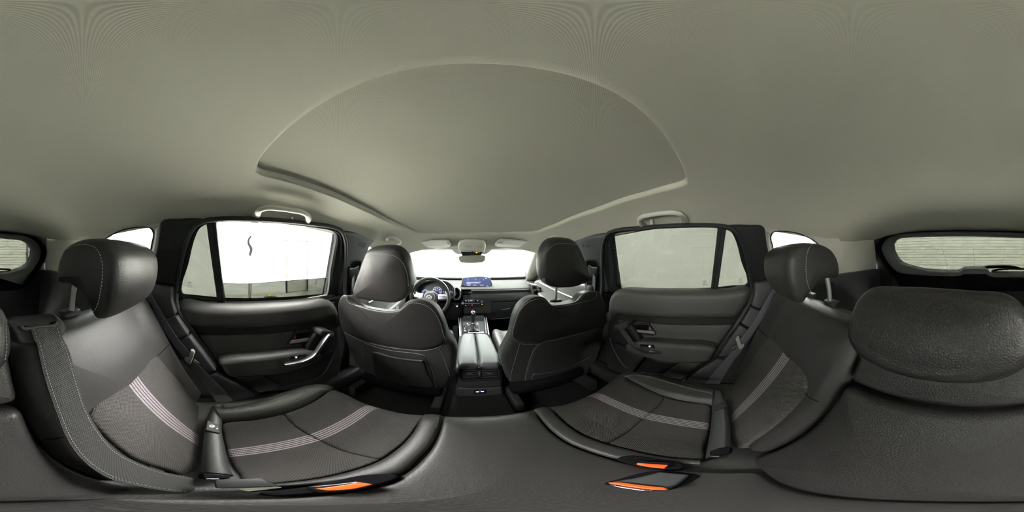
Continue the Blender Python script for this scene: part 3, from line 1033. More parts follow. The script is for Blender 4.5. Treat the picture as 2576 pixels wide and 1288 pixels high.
    bd = WR.px(r1((1555, 322), (1570, 314), (1635, 312), (1650, 320), (1656, 350), (1650, 362), (1580, 372), (1566, 366)), 0.031)
    bc = sum((Vector(p) for p in bd), Vector((0, 0))) / len(bd)
    obj('badge_rim', ring(bd, [bc + (Vector(p) - bc) * 0.88 for p in bd], WR, [(0, 0.029), (0, 0.0315), (1, 0.0315), (1, 0.029)], 48), M_PLAST, B, mir)
    WX = Fr((-0.785, 0, 1.214), (0, 1, 0), (0.45, 0, 1)) if mir else WR
    ub = -bc.x if mir else bc.x
    text('airbag_text', 'SRS', 0.009, WX, ub, bc.y + 0.005, 0.0305, M_PRINT, B)
    text('airbag_text', 'AIRBAG', 0.009, WX, ub, bc.y - 0.005, 0.0305, M_PRINT, B)
    # belt guide recess
    rc = WR.px(r1((1612, 552), (1640, 545), (1735, 548), (1765, 566), (1778, 620), (1800, 940), (1790, 975), (1640, 975), (1600, 900), (1604, 700)), 0.03)
    obj('belt_recess', ring(rc, [Vector(p) * 0.93 + 0.07 * sum((Vector(q) for q in rc), Vector((0, 0))) / len(rc) for p in rc], WR, [(0, 0.026), (0.2, 0.034), (0.8, 0.034), (1, 0.026)], 64), M_PLASTG, B, mir)
    obj('belt_slot', pillow(outline(rc, 50), WR, 0.0305, 0.001, 0.0), M_DARK, B, mir)
    # front belt
    bt = thing('seat_belt', loc(0.62, 0.72, 1.2), 'front seat belt of the %s hanging from its centre pillar guide' % ('passenger' if not mir else 'driver'), 'seat belt')
    gd_ = WR.px(r1((1640, 640), (1700, 660), (1775, 650), (1778, 760), (1760, 800), (1680, 805), (1650, 760)), 0.045)
    obj('belt_guide', pillow(outline(gd_, 40), WR, 0.048, 0.012, -0.034), M_PLAST, bt, mir)
    p_ = WR.p3(r1((1722, 770), (1722, 880), (1712, 1000)), 0.053) + [Vector((0.715, 0.86, 0.88)), Vector((0.72, 0.88, 0.62))]
    obj('webbing', sweep(cr(p_, 30, False), [(-0.022, -0.0008), (0.022, -0.0008), (0.022, 0.0008), (-0.022, 0.0008)], (-1, 0.2, 0.1)), M_BELT, bt, mir)
    lip = WR.p3(r1((1648, 628), (1690, 655), (1735, 662), (1775, 668)), 0.049)
    obj('guide_lip', tube(cr(lip, 20, False), 0.0035, 6), M_SATIN, bt, mir)

    # C pillar: dark upper trim, light return to the quarter glass, lower wheel arch trims
    cp = WR.px(r3((1750, 352), (1800, 343), (2000, 343), (2195, 364), (2215, 450), (2250, 640), (2300, 800), (2350, 935), (2335, 1010), (2255, 1028), (2090, 1058), (2048, 1040), (2020, 900), (1980, 740), (1920, 545), (1850, 418)), 0.035)
    obj('trim_%d' % (7 if mir else 6), pillow(outline(cp, 110), WR, 0.035, 0.012, 0.06, tess=True), M_PLAST, None, mir, label='black rear side pillar trim behind the %s rear door' % sd, cat='pillar trim', kind='structure')
    li = [WR.p3(r6((648, 62), (722, 118)), 0.0), WR.p3(r6((660, 180), (735, 200)), 0.0), WR.p3(r6((700, 350), (770, 345)), 0.0), WR.p3(r6((745, 470), (800, 475)), 0.0)]
    rg = [[a - WR.N * 0.03, a + WR.N * 0.03, a.lerp(b, 0.3) + WR.N * 0.026, a.lerp(b, 0.7) + WR.N * 0.008, b - WR.N * 0.02] for a, b in li]
    obj('trim_%d' % (9 if mir else 8), loft(rg, False), mat('pillar_return', (0.30, 0.31, 0.29), 0.6), None, mir, angle=60, label='grey pillar edge turning in to the %s quarter glass' % sd, cat='pillar trim', kind='structure')
    qo = WR.px(r6((712, 130), (738, 92), (790, 82), (900, 86), (1006, 106), (1095, 142), (1190, 205), (1240, 290), (1215, 410), (1050, 462), (815, 482), (758, 340), (730, 220)))
    obj('trim_%d' % (11 if mir else 10), ring(cr(qo, 60), qh, WR, [(0, -0.02), (0, 0.006), (1, 0.004), (1, -0.03)], 80), M_RUBBER, None, mir, label='thin black gasket round the %s quarter glass' % sd, cat='window gasket', kind='structure')
    obj('window_%d' % (6 if mir else 5), pillow([Vector(p) for p in cr(qo, 50)], WR, -0.018, 0.001, 0.022), M_CLEAR2 if 'M_CLEAR2' in globals() else M_CLEAR, None, mir, label='small quarter glass behind the %s side rear headrest' % sd, cat='window', kind='structure')
    qc2 = sum(qh, Vector((0, 0))) / len(qh)
    big = [qc2 + (p - qc2) * 2.15 for p in qh]
    obj('trim_%d' % (32 if mir else 31), ring(big, [qc2 + (p - qc2) * 1.03 for p in qh], WR, [(0, -0.015), (0, -0.002), (1, 0.001), (1, -0.015)], 64, qc2), M_PILLAR, None, mir, label='light grey trim panel framing the %s quarter glass' % sd, cat='pillar trim', kind='structure')
    LP = Fr((0.66, 0, 1.0), (0, -1, 0), (0.10, 0, 1))
    segs = (((560, 600), (790, 575), (830, 640), (680, 870), (590, 880), (525, 842), (565, 720)),
            ((527, 850), (592, 884), (700, 880), (560, 1110), (475, 1062), (415, 1024)),
            ((412, 1032), (470, 1068), (560, 1115), (420, 1340), (180, 1360), (300, 1185)))
    for k, s_ in enumerate(segs):
        o_ = LP.px(r6(*s_), 0.0)
        obj('trim_%d' % (12 + 2 * k + (1 if mir else 0)), pillow(rnd(o_, 0.012), LP, 0.0, 0.010, 0.06, tess=True), M_PLASTG, None, mir, label='%s section of the wheel arch trim beside the %s rear seat back' % (('upper', 'middle', 'lower')[k], sd), cat='wheel arch trim', kind='structure')
    o_ = LP.px(r4((1500, 845), (1570, 868), (1640, 900), (1480, 1180), (1330, 1165), (1100, 1105), (1290, 965)), 0.0)
    obj('trim_%d' % (18 + (1 if mir else 0)), pillow(rnd(o_, 0.012), LP, -0.004, 0.010, 0.06, tess=True), M_PLASTG, None, mir, label='lowest wheel arch trim ahead of the %s rear seat back' % sd, cat='wheel arch trim', kind='structure')
    # rear roof pillar (light) and cargo side trim (dark)
    A0, A1 = Vector((0.70, -0.30, 0)), Vector((0.733, -1.06, 0))
    ud = (A1 - A0).normalized()
    DP = Fr((0.70, -0.30, 1.30), (ud.x, ud.y, 0), (-0.03, 0.0, 1))
    g = pillow(rnd([(0.23, -0.08), (0.80, -0.08), (0.78, 0.28), (0.23, 0.28)], 0.01), DP, 0.0, 0.01, 0.02)
    obj('trim_%d' % (21 if mir else 20), g, M_PILLAR, None, mir, label='light grey rear roof pillar trim between quarter and rear glass on the %s side' % sd, cat='pillar trim', kind='structure')
    CP = Fr((0.685, -0.30, 1.20), (ud.x, ud.y, 0), (-0.05, -0.01, 1))
    te = CP.px(r6((1290, 540), (1560, 503), (1885, 456)), 0.0)
    poly = [te[0], te[1], te[2], (te[2][0] + 0.08, te[2][1] + 0.008), (te[2][0] + 0.08, -0.55), (0.02, -0.55), (0.02, te[0][1] - 0.03)]
    cg = obj('trim_%d' % (23 if mir else 22), pillow(rnd(poly, 0.012), CP, 0.0, 0.012, 0.05, tess=True), M_PLASTG, None, mir, label='dark cargo side trim with release lever on the %s side' % sd, cat='cargo trim', kind='structure')
    q = CP.px(r6((1820, 610), (1838, 592), (1905, 580), (1920, 588), (1922, 625), (1905, 645), (1838, 655), (1822, 645)), 0.0)
    qc = sum((Vector(p) for p in q), Vector((0, 0))) / len(q)
    q = [Vector(p) for p in q]
    obj('lever_bezel', ring(q, [qc + (p - qc) * 0.86 for p in q], CP, [(0, 0.0), (0, 0.006), (1, 0.006), (1, 0.0)], 48), M_PLASTG, cg, mir)
    obj('lever_cup', pillow([qc + (p - qc) * 0.86 for p in q], CP, 0.0015, 0.0005, 0.0), M_DARK, cg, mir)
    obj('lever', pillow(rrect(0.022, 0.03, 0.004, qc.x - 0.006, qc.y - 0.003), CP, 0.010, 0.004, -0.002), M_PLASTG, cg, mir)
    if not mir:
        q = CP.px(r6((1285, 640), (1310, 612), (1352, 604), (1376, 622), (1372, 650), (1310, 656)), 0.02)
        obj('seat_release_knob', pillow(cr(q, 40), CP, 0.024, 0.010, -0.002), M_PLAST, cg, mir)
    for k in range(3):
        a, b = CP.p3(r6((1932, 568 + k * 9), (1985, 556 + k * 9)), 0.001)
        obj('vent_slot', sweep([a, b], [(-0.0015, -0.001), (0.0015, -0.001), (0.0015, 0.002), (-0.0015, 0.002)], (-1, 0, 0)), M_PLAST if k == 0 else M_SATIN, cg, mir)
    # front pillar and front door top
    ap0, ap1 = Vector((0.775, 2.02, 1.07)), Vector((0.625, 1.36, 1.46))
    ax = []
    for t in lin(-0.12, 1.12, 14):
        c = ap0.lerp(ap1, t) + Vector((0, 0, 0.02 * sin(pi * min(max(t, 0), 1))))
        wdt = 0.052 + 0.012 * (1 - t)
        ax.append([c + Vector((-wdt, 0.035, 0)), c + Vector((-wdt * 0.85, 0.0, 0.0)), c + Vector((-wdt * 0.3, -0.02, 0)), c + Vector((wdt * 0.5, -0.03, 0)), c + Vector((wdt, -0.02, 0)), c + Vector((wdt * 1.3, 0.05, 0))])
    obj('trim_%d' % (25 if mir else 24), loft(ax, True, None, (True, True)), M_PILLAR, None, mir, angle=60, label='light grey windscreen pillar trim on the %s side' % sd, cat='pillar trim', kind='structure')
    fd = thing('door_%d' % (7 if mir else 8), loc(0.7, 1.3, 0.7), '%s front door inner panel beside the front seat' % sd, 'car door', kind='structure')
    fo = [(-0.82, 0.19), (-1.2, 0.17), (-1.65, 0.14), (-1.80, 0.10), (-1.80, -0.5), (-0.82, -0.5)]
    obj('door_card', pillow(rnd(fo, 0.03), DR, 0.0, 0.035, 0.06, tess=True, steps=5), M_VINYL, fd, mir)
    obj('armrest', pillow(rnd([(-0.95, -0.06), (-1.35, -0.03), (-1.55, 0.02), (-1.5, -0.12), (-0.95, -0.13)], 0.03), DR, 0.07, 0.025, 0.0, tess=True), M_VINYL, fd, mir)
    obj('trim_strip', tube(cr([DR.pt(-0.95, 0.06, 0.004), DR.pt(-1.35, 0.085, 0.004), DR.pt(-1.62, 0.105, 0.004)], 24, False), 0.006, 6), M_SATIN, fd, mir)
    obj('mirror_corner', pillow(rnd([(-1.60, -0.03), (-1.98, -0.03), (-1.66, 0.13)], 0.012), WR, 0.01, 0.008, 0.03), M_PLAST, fd, mir)
    obj('window_%d' % (8 if mir else 7), pillow([Vector(p) for p in FRONTW], WR, -0.03, 0.001, 0.035, tess=True, steps=1), M_CLEAR, None, mir, label='clear front door glass on the %s side' % sd, cat='window', kind='structure')
    # sills
    obj('trim_%d' % (27 if mir else 26), pillow(rnd([(-1.7, -0.58), (0.1, -0.58), (0.1, -0.44), (-0.3, -0.46), (-1.7, -0.46)], 0.03), DR, 0.03, 0.03, 0.05, tess=True), M_PLAST, None, mir, label='dark sill trim along the floor under the %s side doors' % sd, cat='sill trim', kind='structure')

# rear grab handles
def grab(px, name_label, mir, th, hook=None, depth=0.034, pinned=None):
    pts = [hit_head(*p) for p in px]
    n = len(pts)
    P = []
    for i, p in enumerate(pts):
        t = i / (n - 1)
        e = min(t, 1 - t) * 2
        d = (EYE - p).normalized()
        P.append(p + d * (0.008 + depth * min(1, e * 2.6)))
    path = cr(P, 46, False)
    b = thing('grab_handle', sum(pts, Vector()) / n, name_label, 'grab handle')
    nrm = [((EYE - p).normalized() * 0.6 + Vector((0, 0, -0.4))).normalized() for p in path]
    sc = [1.55 - 0.55 * min(1, min(i, 45 - i) / 9) for i in range(46)]
    prof = [(th * cos(a), th * 0.62 * sin(a)) for a in [2 * pi * k / 12 for k in range(12)]][::-1]
    obj('grip', sweep(path, prof, nrm, False, True, sc), M_HANDLE, b, angle=60)
    for k in (0, -1):
        q = pts[k]
        nn = (EYE - q).normalized()
        f = Fr(q, nn.cross(Vector((0, 0, 1))), nn.cross(nn.cross(Vector((0, 0, 1)))))
        if f.N.dot(nn) < 0:
            f = Fr(q, -f.U, f.V)
        obj('end_pad', pillow(rrect(th * 3.4, th * 3.0, th * 0.9), f, 0.006, 0.004, 0.02, rings=3), M_HANDLE, b)
    if hook:
        q = hit_head(*hook)
        nn = (EYE - q).normalized()
        f = Fr(q, nn.cross(Vector((0, 0, 1))), nn.cross(nn.cross(Vector((0, 0, 1)))))
        if f.N.dot(nn) < 0:
            f = Fr(q, -f.U, f.V)
        obj('coat_hook', pillow(rrect(0.014, 0.026, 0.006), f, 0.022, 0.006, 0.01, rings=3), M_HANDLE, b)
    return b
grab(r3((690, 335), (648, 300), (640, 255), (680, 222), (800, 200), (950, 180), (1080, 178), (1150, 198), (1185, 240), (1195, 285)), 'light grey folding grab handle above the passenger rear door glass', False, 0.0105, r3((790, 290))[0])
zl = Z(420, 480, 4.294)
grab(zl((950, 302), (975, 255), (1000, 210), (1060, 185), (1200, 190), (1350, 210), (1460, 232), (1520, 270), (1520, 320), (1470, 345)), 'light grey folding grab handle above the driver side rear door glass', True, 0.0105, zl((1350, 315))[0])
zt = Z(960, 580, 8.587)
grab(zt((110, 200), (150, 150), (240, 132), (330, 175), (420, 240), (400, 290), (335, 325)), 'small light grey grab handle ahead of the driver headrest', True, 0.0075, None, 0.03)
grab(r1((1020, 300), (1040, 255), (1090, 215), (1150, 200), (1205, 210), (1240, 240)), 'small light grey grab handle ahead of the passenger headrest', False, 0.0075, None, 0.03)

# ================================================================ tailgate and rear glass
TG = Fr((0, -1.06, 1.40), (-1, 0, 0), (0, 0.25, 1))      # N forward into the cabin
zr = Z(2200, 560, 6.851)
zq = lambda *p: [(2576 + x / 4.025, 540 + y / 4.025) for x, y in p]
GLA = zr((288, 430), (300, 370), (340, 320), (400, 285), (480, 266), (560, 262), (1100, 246), (1500, 243), (2000, 252), (2576, 272)) + zq((60, 250), (160, 255), (215, 262), (262, 285), (312, 328), (332, 372), (325, 430), (300, 492), (270, 536), (180, 570), (95, 592), (10, 600)) + zr((2300, 878), (1995, 876), (1965, 845), (1928, 798), (1530, 796), (1500, 820), (1465, 852), (1200, 852), (900, 838), (700, 798), (500, 740), (415, 700), (350, 600), (310, 510))
FRO = zr((102, 450), (125, 380), (190, 290), (270, 232), (380, 205), (600, 183), (1000, 164), (1500, 158), (2000, 165), (2576, 185)) + zq((60, 196), (200, 205), (280, 222), (345, 255), (400, 308), (424, 370), (405, 460), (350, 550), (285, 640), (230, 720)) + zr((2576, 950), (1995, 948), (1930, 900), (1530, 900), (1465, 935), (1000, 925), (700, 905), (520, 900), (400, 870), (330, 830), (220, 690), (140, 550))
SEO = zr((0, 440), (30, 360), (110, 262), (200, 212), (380, 182), (600, 160), (1000, 142), (1500, 136), (2000, 142), (2576, 162)) + zq((60, 178), (200, 188), (290, 202), (400, 250), (462, 308), (482, 370), (472, 430), (430, 515), (380, 595), (310, 690), (255, 770)) + zr((2576, 1200), (1900, 1210), (1200, 1210), (420, 1160), (290, 930), (180, 775), (30, 540))
gl_ = [Vector(p) for p in TG.px(GLA)]
fo_ = [Vector(p) for p in TG.px(FRO, 0.02)]
so_ = [Vector(p) for p in TG.px(SEO, 0.0)]
gc_ = sum(gl_, Vector((0, 0))) / len(gl_)
tg = thing('door_9', (0, -1.06, 1.0), 'tailgate of the car with dark surround of the rear glass', 'tailgate', kind='structure')
obj('glass_surround', ring(fo_, gl_, TG, [(0, -0.02), (0, 0.006), (0.08, 0.018), (0.3, 0.026), (0.6, 0.022), (0.9, 0.004), (1, -0.006), (1, -0.03)], 220, gc_), mat('tailgate_grey', (0.095, 0.10, 0.095), 0.55, bump=('noise', 900, 0.15, 0.0008)), tg, angle=50)
seal_in = [gc_ + (p - gc_) * 0.97 for p in fo_]
obj('tailgate_seal', ring(so_, seal_in, TG, [(0, -0.03), (0.1, 0.004), (0.45, 0.010), (0.6, -0.008), (1, -0.012)], 200, gc_), M_DARK, tg, angle=50)
bl = [(-0.75, 0.30), (0.75, 0.30), (0.75, -0.75), (-0.75, -0.75)]
obj('tailgate_shell', plate(bl, [[gc_ + (p - gc_) * 1.01 for p in by_angle(gl_, gc_, 100)]], TG, -0.06, -0.022), M_PLAST, tg)
lowp = [(-0.60, -0.66), (0.60, -0.66), (0.60, -0.17), (0.48, -0.155), (-0.48, -0.155), (-0.60, -0.17)]
obj('lower_panel', pillow(rnd(lowp, 0.02), TG, -0.012, 0.02, 0.05, tess=True), mat('tailgate_lower', (0.018, 0.018, 0.018), 0.7), tg)
obj('window_9', pillow(by_angle([gc_ + (p - gc_) * 1.015 for p in gl_], gc_, 120), TG, -0.028, 0.001, 0.032), M_PRIV, label='tinted rear glass with heater lines above the cargo area', cat='window', kind='structure')
W9 = bpy.data.objects['window_9']
g = G()
us_ = [p.x for p in gl_]
for k in range(13):
    v = max(p.y for p in gl_) - 0.012 - k * 0.0195
    xs = []
    Lp = gl_
    for i in range(len(Lp)):
        a, b = Lp[i - 1], Lp[i]
        if (a.y - v) * (b.y - v) < 0:
            xs.append(a.x + (b.x - a.x) * (v - a.y) / (b.y - a.y))
    if len(xs) >= 2:
        a, b = min(xs), max(xs)
        g.add(loft([[TG.pt(x, v - 0.0006, -0.0265), TG.pt(x, v + 0.0006, -0.0265)] for x in lin(a, b, 8)], False))
obj('heater_lines', g, mat('heater_print', (0.16, 0.16, 0.12), 0.7), W9, kind='stuff')
for px4 in ([(1155, 405), (1200, 560), (1275, 825)], [(1702, 415), (1712, 600), (1722, 770)], [(2252, 430), (2225, 600), (2195, 750)]):
    p = TG.p3(zr(*px4), -0.0265)
    obj('antenna_line', tube(p, 0.0007, 4), M_PRINT, W9)
lb = TG.px(zr((1797, 832), (1888, 832), (1888, 858), (1797, 858)), 0.012)
g = G()
for i in range(8):
    for j in range(3):
        u = lb[0][0] + (lb[2][0] - lb[0][0]) * (i + 0.5) / 8
        v = lb[0][1] + (lb[2][1] - lb[0][1]) * (j + 0.5) / 3
        g.add(rbox((u, v, 0.021), (0.0022, 0.0012, 0.002), 0, TG))
obj('label_print', g, M_PRINT, tg, kind='stuff')
wp = thing('rear_wiper', TG.pt(-0.15, -0.13, -0.05), 'black rear wiper resting outside the foot of the rear glass', 'wiper')
ptsw = TG.p3(zr((1700, 792), (1900, 772), (2200, 758), (2400, 768), (2560, 800), (2620, 812)), -0.06)
obj('wiper_arm', sweep(cr(ptsw, 40, False), [(-0.009, -0.004), (0.009, -0.004), (0.007, 0.004), (-0.007, 0.004)], TG.N, scale=[0.5 + 1.0 * sin(pi * min(i / 39 + 0.05, 1)) for i in range(40)]), mat('wiper_brown_black', (0.05, 0.042, 0.035), 0.5), wp)
ptsw = TG.p3(zr((2030, 828), (2200, 806), (2400, 800), (2640, 806), (2760, 812)), -0.05)
obj('wiper_blade', sweep(cr(ptsw, 40, False), [(-0.007, -0.003), (0.007, -0.003), (0.002, 0.004), (-0.002, 0.004)], TG.N), M_PLAST, wp)
# cargo floor and walls behind the seat
obj('cargo_floor', rbox((0, -0.72, 0.80), (1.36, 0.78, 0.02), 0.0), M_CARPET, label='black carpeted load floor behind the rear seat', cat='cargo floor', kind='structure')
# ================================================================ rear bench seat
BR = Fr((0, -0.04, 0.82), (-1, 0, 0), (0, -0.478, 1))      # front face of the seat back, u = -x
BC = Fr((0, 0, 0.80), (1, 0, 0), (0, 1, 0))                # cushion plane, N up
zl2 = Z(0, 840, 2.875)
zl5 = Z(480, 940, 3.702)
zi = Z(480, 1000, 4.471)
def sm(a, b, x):
    t = min(max((x - a) / (b - a), 0), 1)
    return t * t * (3 - 2 * t)
def zs(x, y):
    a = abs(x)
    z = 0.036 * (1 - sm(0.10, 0.24, a)) + 0.030 * sm(0.34, 0.45, a) * (1 - 0.3 * sm(0.0, 0.35, y))
    z += 0.020 * (y - 0.2)

    if y > 0.33:
        z -= 0.055 * ((y - 0.33) / 0.08)**2.2
    return z
def zdrop(x, y):
    a = abs(x)
    return zs(x, y) - (0.10 * ((a - 0.515) / 0.05)**2.0 if a > 0.515 else 0.0)
BENCH = thing('rear_bench_seat', (0, 0.0, 0.42), 'black leather and woven cloth rear bench seat with three headrests', 'car seat')
us, vs = lin(-0.565, 0.565, 110), lin(-0.30, 0.405, 60)
g = sheet(lambda x, y: Vector((x, y, 0.80 + zdrop(x, y) - 0.006)), us, vs)
n0 = len(g.v)
rows = [[Vector((x, 0.405, 0.80 + zdrop(x, 0.405) - 0.006)) for x in us], [Vector((x, 0.407, 0.70)) for x in us], [Vector((x, 0.36, 0.43)) for x in us]]
g.add(loft(rows, False))
CUSH = obj('cushion_base', g, M_LEATHER, BENCH, angle=60)

SC_ = (0.27, 0.235, 0.26)
def cloth(name, sgn):
    """seat cloth with five pale woven stripes; u = car x on the cushion"""
    return weave(name, (0.022, 0.021, 0.020), (0.062, 0.057, 0.055), 0.0042, 0.0042, 1.0, 0.5, 0.85,
                 (0.0, [-0.0136, -0.0068, 0.0, 0.0068, 0.0136], 0.0021), SC_, uv=True)
M_CLOTH = cloth('seat_cloth', 1)

def strip_patch(A, B, fr, h, bend, n=60, wtrace=0.0, m=9, crown=0.006):
    A, B = cr(A, n, False), cr(B, n, False)
    R = []
    for a, b in zip(A, B):
        row = []
        for k in range(m + 1):
            t = k / m
            p = a.lerp(b, t)
            q = min(t, 1 - t) * (b - a).length
            hh = h * min(1.0, sqrt(max(0, 1 - (1 - min(q / 0.010, 1))**2))) + crown * sin(pi * t)
            row.append(fr.pt(p.x, p.y, hh + bend(p.x, p.y) - (0.006 if k in (0, m) else 0)))
        R.append(row)
    e0 = [p - fr.N * 0.012 for p in R[0]]
    e1 = [p - fr.N * 0.012 for p in R[-1]]
    return loft([e0] + R + [e1], False)

def uvshift(g, f):
    g.uv = [f(u, v) for u, v in g.uv]
    return g

def cushion_side(mir, zz, fab, cross, bol_o, bol_i, strip_o, strip_i, stch):
    """traced separately on each side; points are photo pixels"""
    sd = 'driver' if mir else 'passenger'
    sg = -1 if mir else 1
    def P(pts, w=0.004):
        out = []
        for p in pts:                       # follow the cushion surface
            u, v = BC.uv(*p, w)
            for _ in range(6):
                u, v = BC.uv(*p, zs(u, v) + w)
            out.append(Vector((u, min(v, 0.402))))
        return out
    F = P(zz(*fab))
    C = P(zz(*cross))
    # split the cloth along the cross seam into a front and a rear panel
    FL = cr(F, 160)
    def near(q):
        return min(range(len(FL)), key=lambda i: (FL[i] - q).length)
    i0, i1 = near(C[0]), near(C[-1])
    a = FL[i0:i1] if i0 < i1 else FL[i0:] + FL[:i1]
    b = FL[i1:] + FL[:i0] if i0 < i1 else FL[i1:i0]
    Cc = cr(C, 24, False)
    pa = a + Cc[::-1][0:] if (a[-1] - Cc[-1]).length < (a[-1] - Cc[0]).length else a + Cc
    pb = b + (Cc if (b[-1] - Cc[0]).length < (b[-1] - Cc[-1]).length else Cc[::-1])
    sh = lambda u, v: (u - sg * (0.283 + 0.07 * v), v)
    for poly in (pa, pb):
        g = pillow(resample(poly, 120), BC, 0.007, 0.008, 0.010, 0.006, lambda u, v: zs(u, v), rings=14)
        obj('cloth_panel', uvshift(g, sh), M_CLOTH, BENCH, angle=60)
    A, B = P(zz(*bol_o), 0.0), P(zz(*bol_i), 0.0)
    bo = obj('side_bolster', strip_patch(A, B, BC, 0.010, lambda u, v: zs(u, v), crown=0.012), M_LEATHER, BENCH, angle=60)
    A, B = P(zz(*strip_o), 0.0), P(zz(*strip_i), 0.0)
    obj('inner_bolster', strip_patch(A, B, BC, 0.009, lambda u, v: zs(u, v), crown=0.004), M_LEATHER, BENCH, angle=60)
    for dy in (0, 7):
        stitch('stitching', [bo, CUSH], zz(*[(x, y + dy) for x, y in stch]), M_THREAD, BENCH, 0.006, 0.0042, 0.0009)
    return P

PR = cushion_side(False, r5,
    [(60, 370), (200, 328), (400, 240), (560, 160), (690, 108), (740, 112), (900, 190), (1090, 272), (1300, 322), (1490, 350), (1496, 420), (1490, 500), (1470, 620), (1440, 720), (1405, 826), (1200, 815), (900, 768), (590, 688), (400, 620), (250, 530), (130, 420)],
    [(1092, 275), (1010, 375), (930, 445), (840, 520), (760, 588), (590, 684)],
    [(700, 104), (760, 76), (860, 66), (1000, 88), (1200, 138), (1400, 182), (1530, 206)],
    [(745, 116), (800, 140), (900, 190), (1090, 272), (1250, 308), (1380, 334), (1505, 352)],
    [(-70, 400), (0, 480), (100, 588), (250, 690), (450, 768), (660, 828), (840, 850), (1100, 868), (1400, 880)],
    [(60, 372), (130, 422), (250, 532), (400, 622), (590, 690), (780, 738), (900, 770), (1150, 812), (1405, 828)],
    [(724, 98), (790, 84), (870, 84), (1000, 108), (1200, 166), (1350, 206), (1500, 236)])
PL = cushion_side(True, zl5,
    [(300, 468), (600, 430), (862, 375), (1100, 285), (1240, 200), (1316, 154), (1345, 158), (1500, 220), (1660, 274), (1900, 330), (2170, 380), (2080, 520), (1980, 640), (1850, 742), (1770, 797), (1500, 900), (1200, 970), (900, 1010), (570, 1035), (450, 930), (380, 830), (330, 680), (302, 560)],
    [(864, 377), (1000, 510), (1130, 585), (1220, 630), (1400, 710), (1600, 765), (1768, 797)],
    [(200, 300), (310, 318), (600, 262), (850, 178), (1050, 118), (1150, 106), (1260, 116), (1335, 150)],
    [(296, 466), (440, 452), (600, 428), (860, 374), (1000, 326), (1100, 283), (1240, 198), (1316, 156)],
    [(560, 1075), (900, 1062), (1300, 1030), (1700, 985), (1950, 938), (2130, 800), (2230, 690), (2300, 560), (2352, 400)],
    [(572, 1037), (900, 1012), (1200, 972), (1500, 902), (1770, 799), (1860, 742), (1980, 642), (2080, 522), (2172, 384)],
    [(315, 340), (600, 296), (850, 216), (1050, 156), (1180, 138), (1310, 150)])
# centre pad between the two seams
ra, la = PR(r5((-75, 398), (0, 478), (100, 586), (250, 688), (450, 766), (700, 836))), PL(zl5((2356, 398), (2302, 560), (2232, 692), (2132, 802), (1952, 940)))
cpad = ra + [Vector((ra[-1].x - 0.004, 0.02)), Vector((ra[-1].x - 0.006, -0.035)), Vector((la[-1].x + 0.006, -0.035)), Vector((la[-1].x + 0.004, 0.05))] + la[::-1]
MID = obj('centre_cushion', pillow(resample(cpad, 130), BC, 0.011, 0.012, 0.012, 0.006, lambda u, v: zs(u, v), rings=14), M_LEATHER, BENCH, angle=60, relax=5)

# seat backs
M_BCLOTH = weave('back_cloth', (0.024, 0.023, 0.021), (0.085, 0.078, 0.074), 0.0050, 0.0050, 1.0, 0.6, 0.85,
                 (0.0, [-0.0180, -0.0090, 0.0, 0.0090, 0.0180], 0.0030), (0.27, 0.235, 0.258), uv=True)
BACKS = {}
for mir, sd in ((False, 'passenger'), (True, 'driver')):
    o_ = rnd([(-0.152, -0.03), (-0.152, 0.500), (-0.640, 0.500), (-0.648, 0.25), (-0.60, -0.03)], [0.02, 0.05, 0.09, 0.1, 0.02], 8)
    wav = lambda u, v: 0.014 * sm(0.50, 0.60, -u) - 0.006 * math.exp(-((u + 0.39) / 0.12)**2) * sm(0.36, 0.25, v)
    b = obj('side_backrest', pillow(resample(o_, 150), BR, 0.0, 0.045, 0.10, 0.010, wav, rings=16, steps=7), M_LEATHER, BENCH, mir, angle=60)
    BACKS[mir] = b
    if not mir:
        fab = BR.px(r7((478, 36), (510, 24), (542, 36), (610, 115), (700, 215), (748, 285), (766, 368), (752, 425), (720, 472), (640, 560), (540, 650), (400, 750), (228, 838), (218, 740), (213, 640), (205, 560), (186, 455), (260, 345), (350, 220)), 0.008)
    else:
        fab = BR.px(zl2((1128, 158), (1148, 160), (1160, 172), (1200, 225), (1300, 345), (1400, 470), (1500, 580), (1480, 690), (1470, 800), (1460, 900), (1440, 1040), (1250, 990), (1000, 910), (850, 810), (720, 690), (655, 600), (690, 530), (800, 450), (900, 365), (1000, 265), (1080, 185)), 0.008)
    sg = 1 if mir else -1
    def shb(u, v, sg=sg):
        return (u - sg * (STR0 + STR1 * v), v)
    # stripe line from the photograph
    sp = BR.px(r7((625, 150), (480, 315), (218, 612)), 0.008) if not mir else BR.px(zl2((965, 320), (1200, 585), (1468, 780)), 0.008)
    STR1 = sg * (sp[0][0] - sp[2][0]) / (sp[0][1] - sp[2][1])
    STR0 = sg * sp[2][0] - STR1 * sp[2][1]
    if mir:
        fab = [Vector(p) for p in fab]
    Fo = resample(cr(fab, 200), 130)
    g = pillow(Fo, BR, 0.009, 0.009, 0.012, 0.010, (lambda u, v: wav(-abs(u), v)), rings=16)
    g.uv = [shb(u, v) for u, v in g.uv]
    obj('cloth_panel', g, M_BCLOTH, BENCH, False, angle=60)
    ST = [b]
    if not mir:
        seam('seam', ST, r6((575, 1045), (630, 1105), (690, 1166)), M_DARK, BENCH)
        seam('seam', ST, r7((764, 400), (775, 440), (805, 465), (860, 492)), M_DARK, BENCH)
    else:
        seam('seam', ST, zl2((1140, 160), (1190, 110), (1245, 50)), M_DARK, BENCH)
        seam('seam', ST, zl2((320, 760), (400, 758), (462, 745)), M_DARK, BENCH)

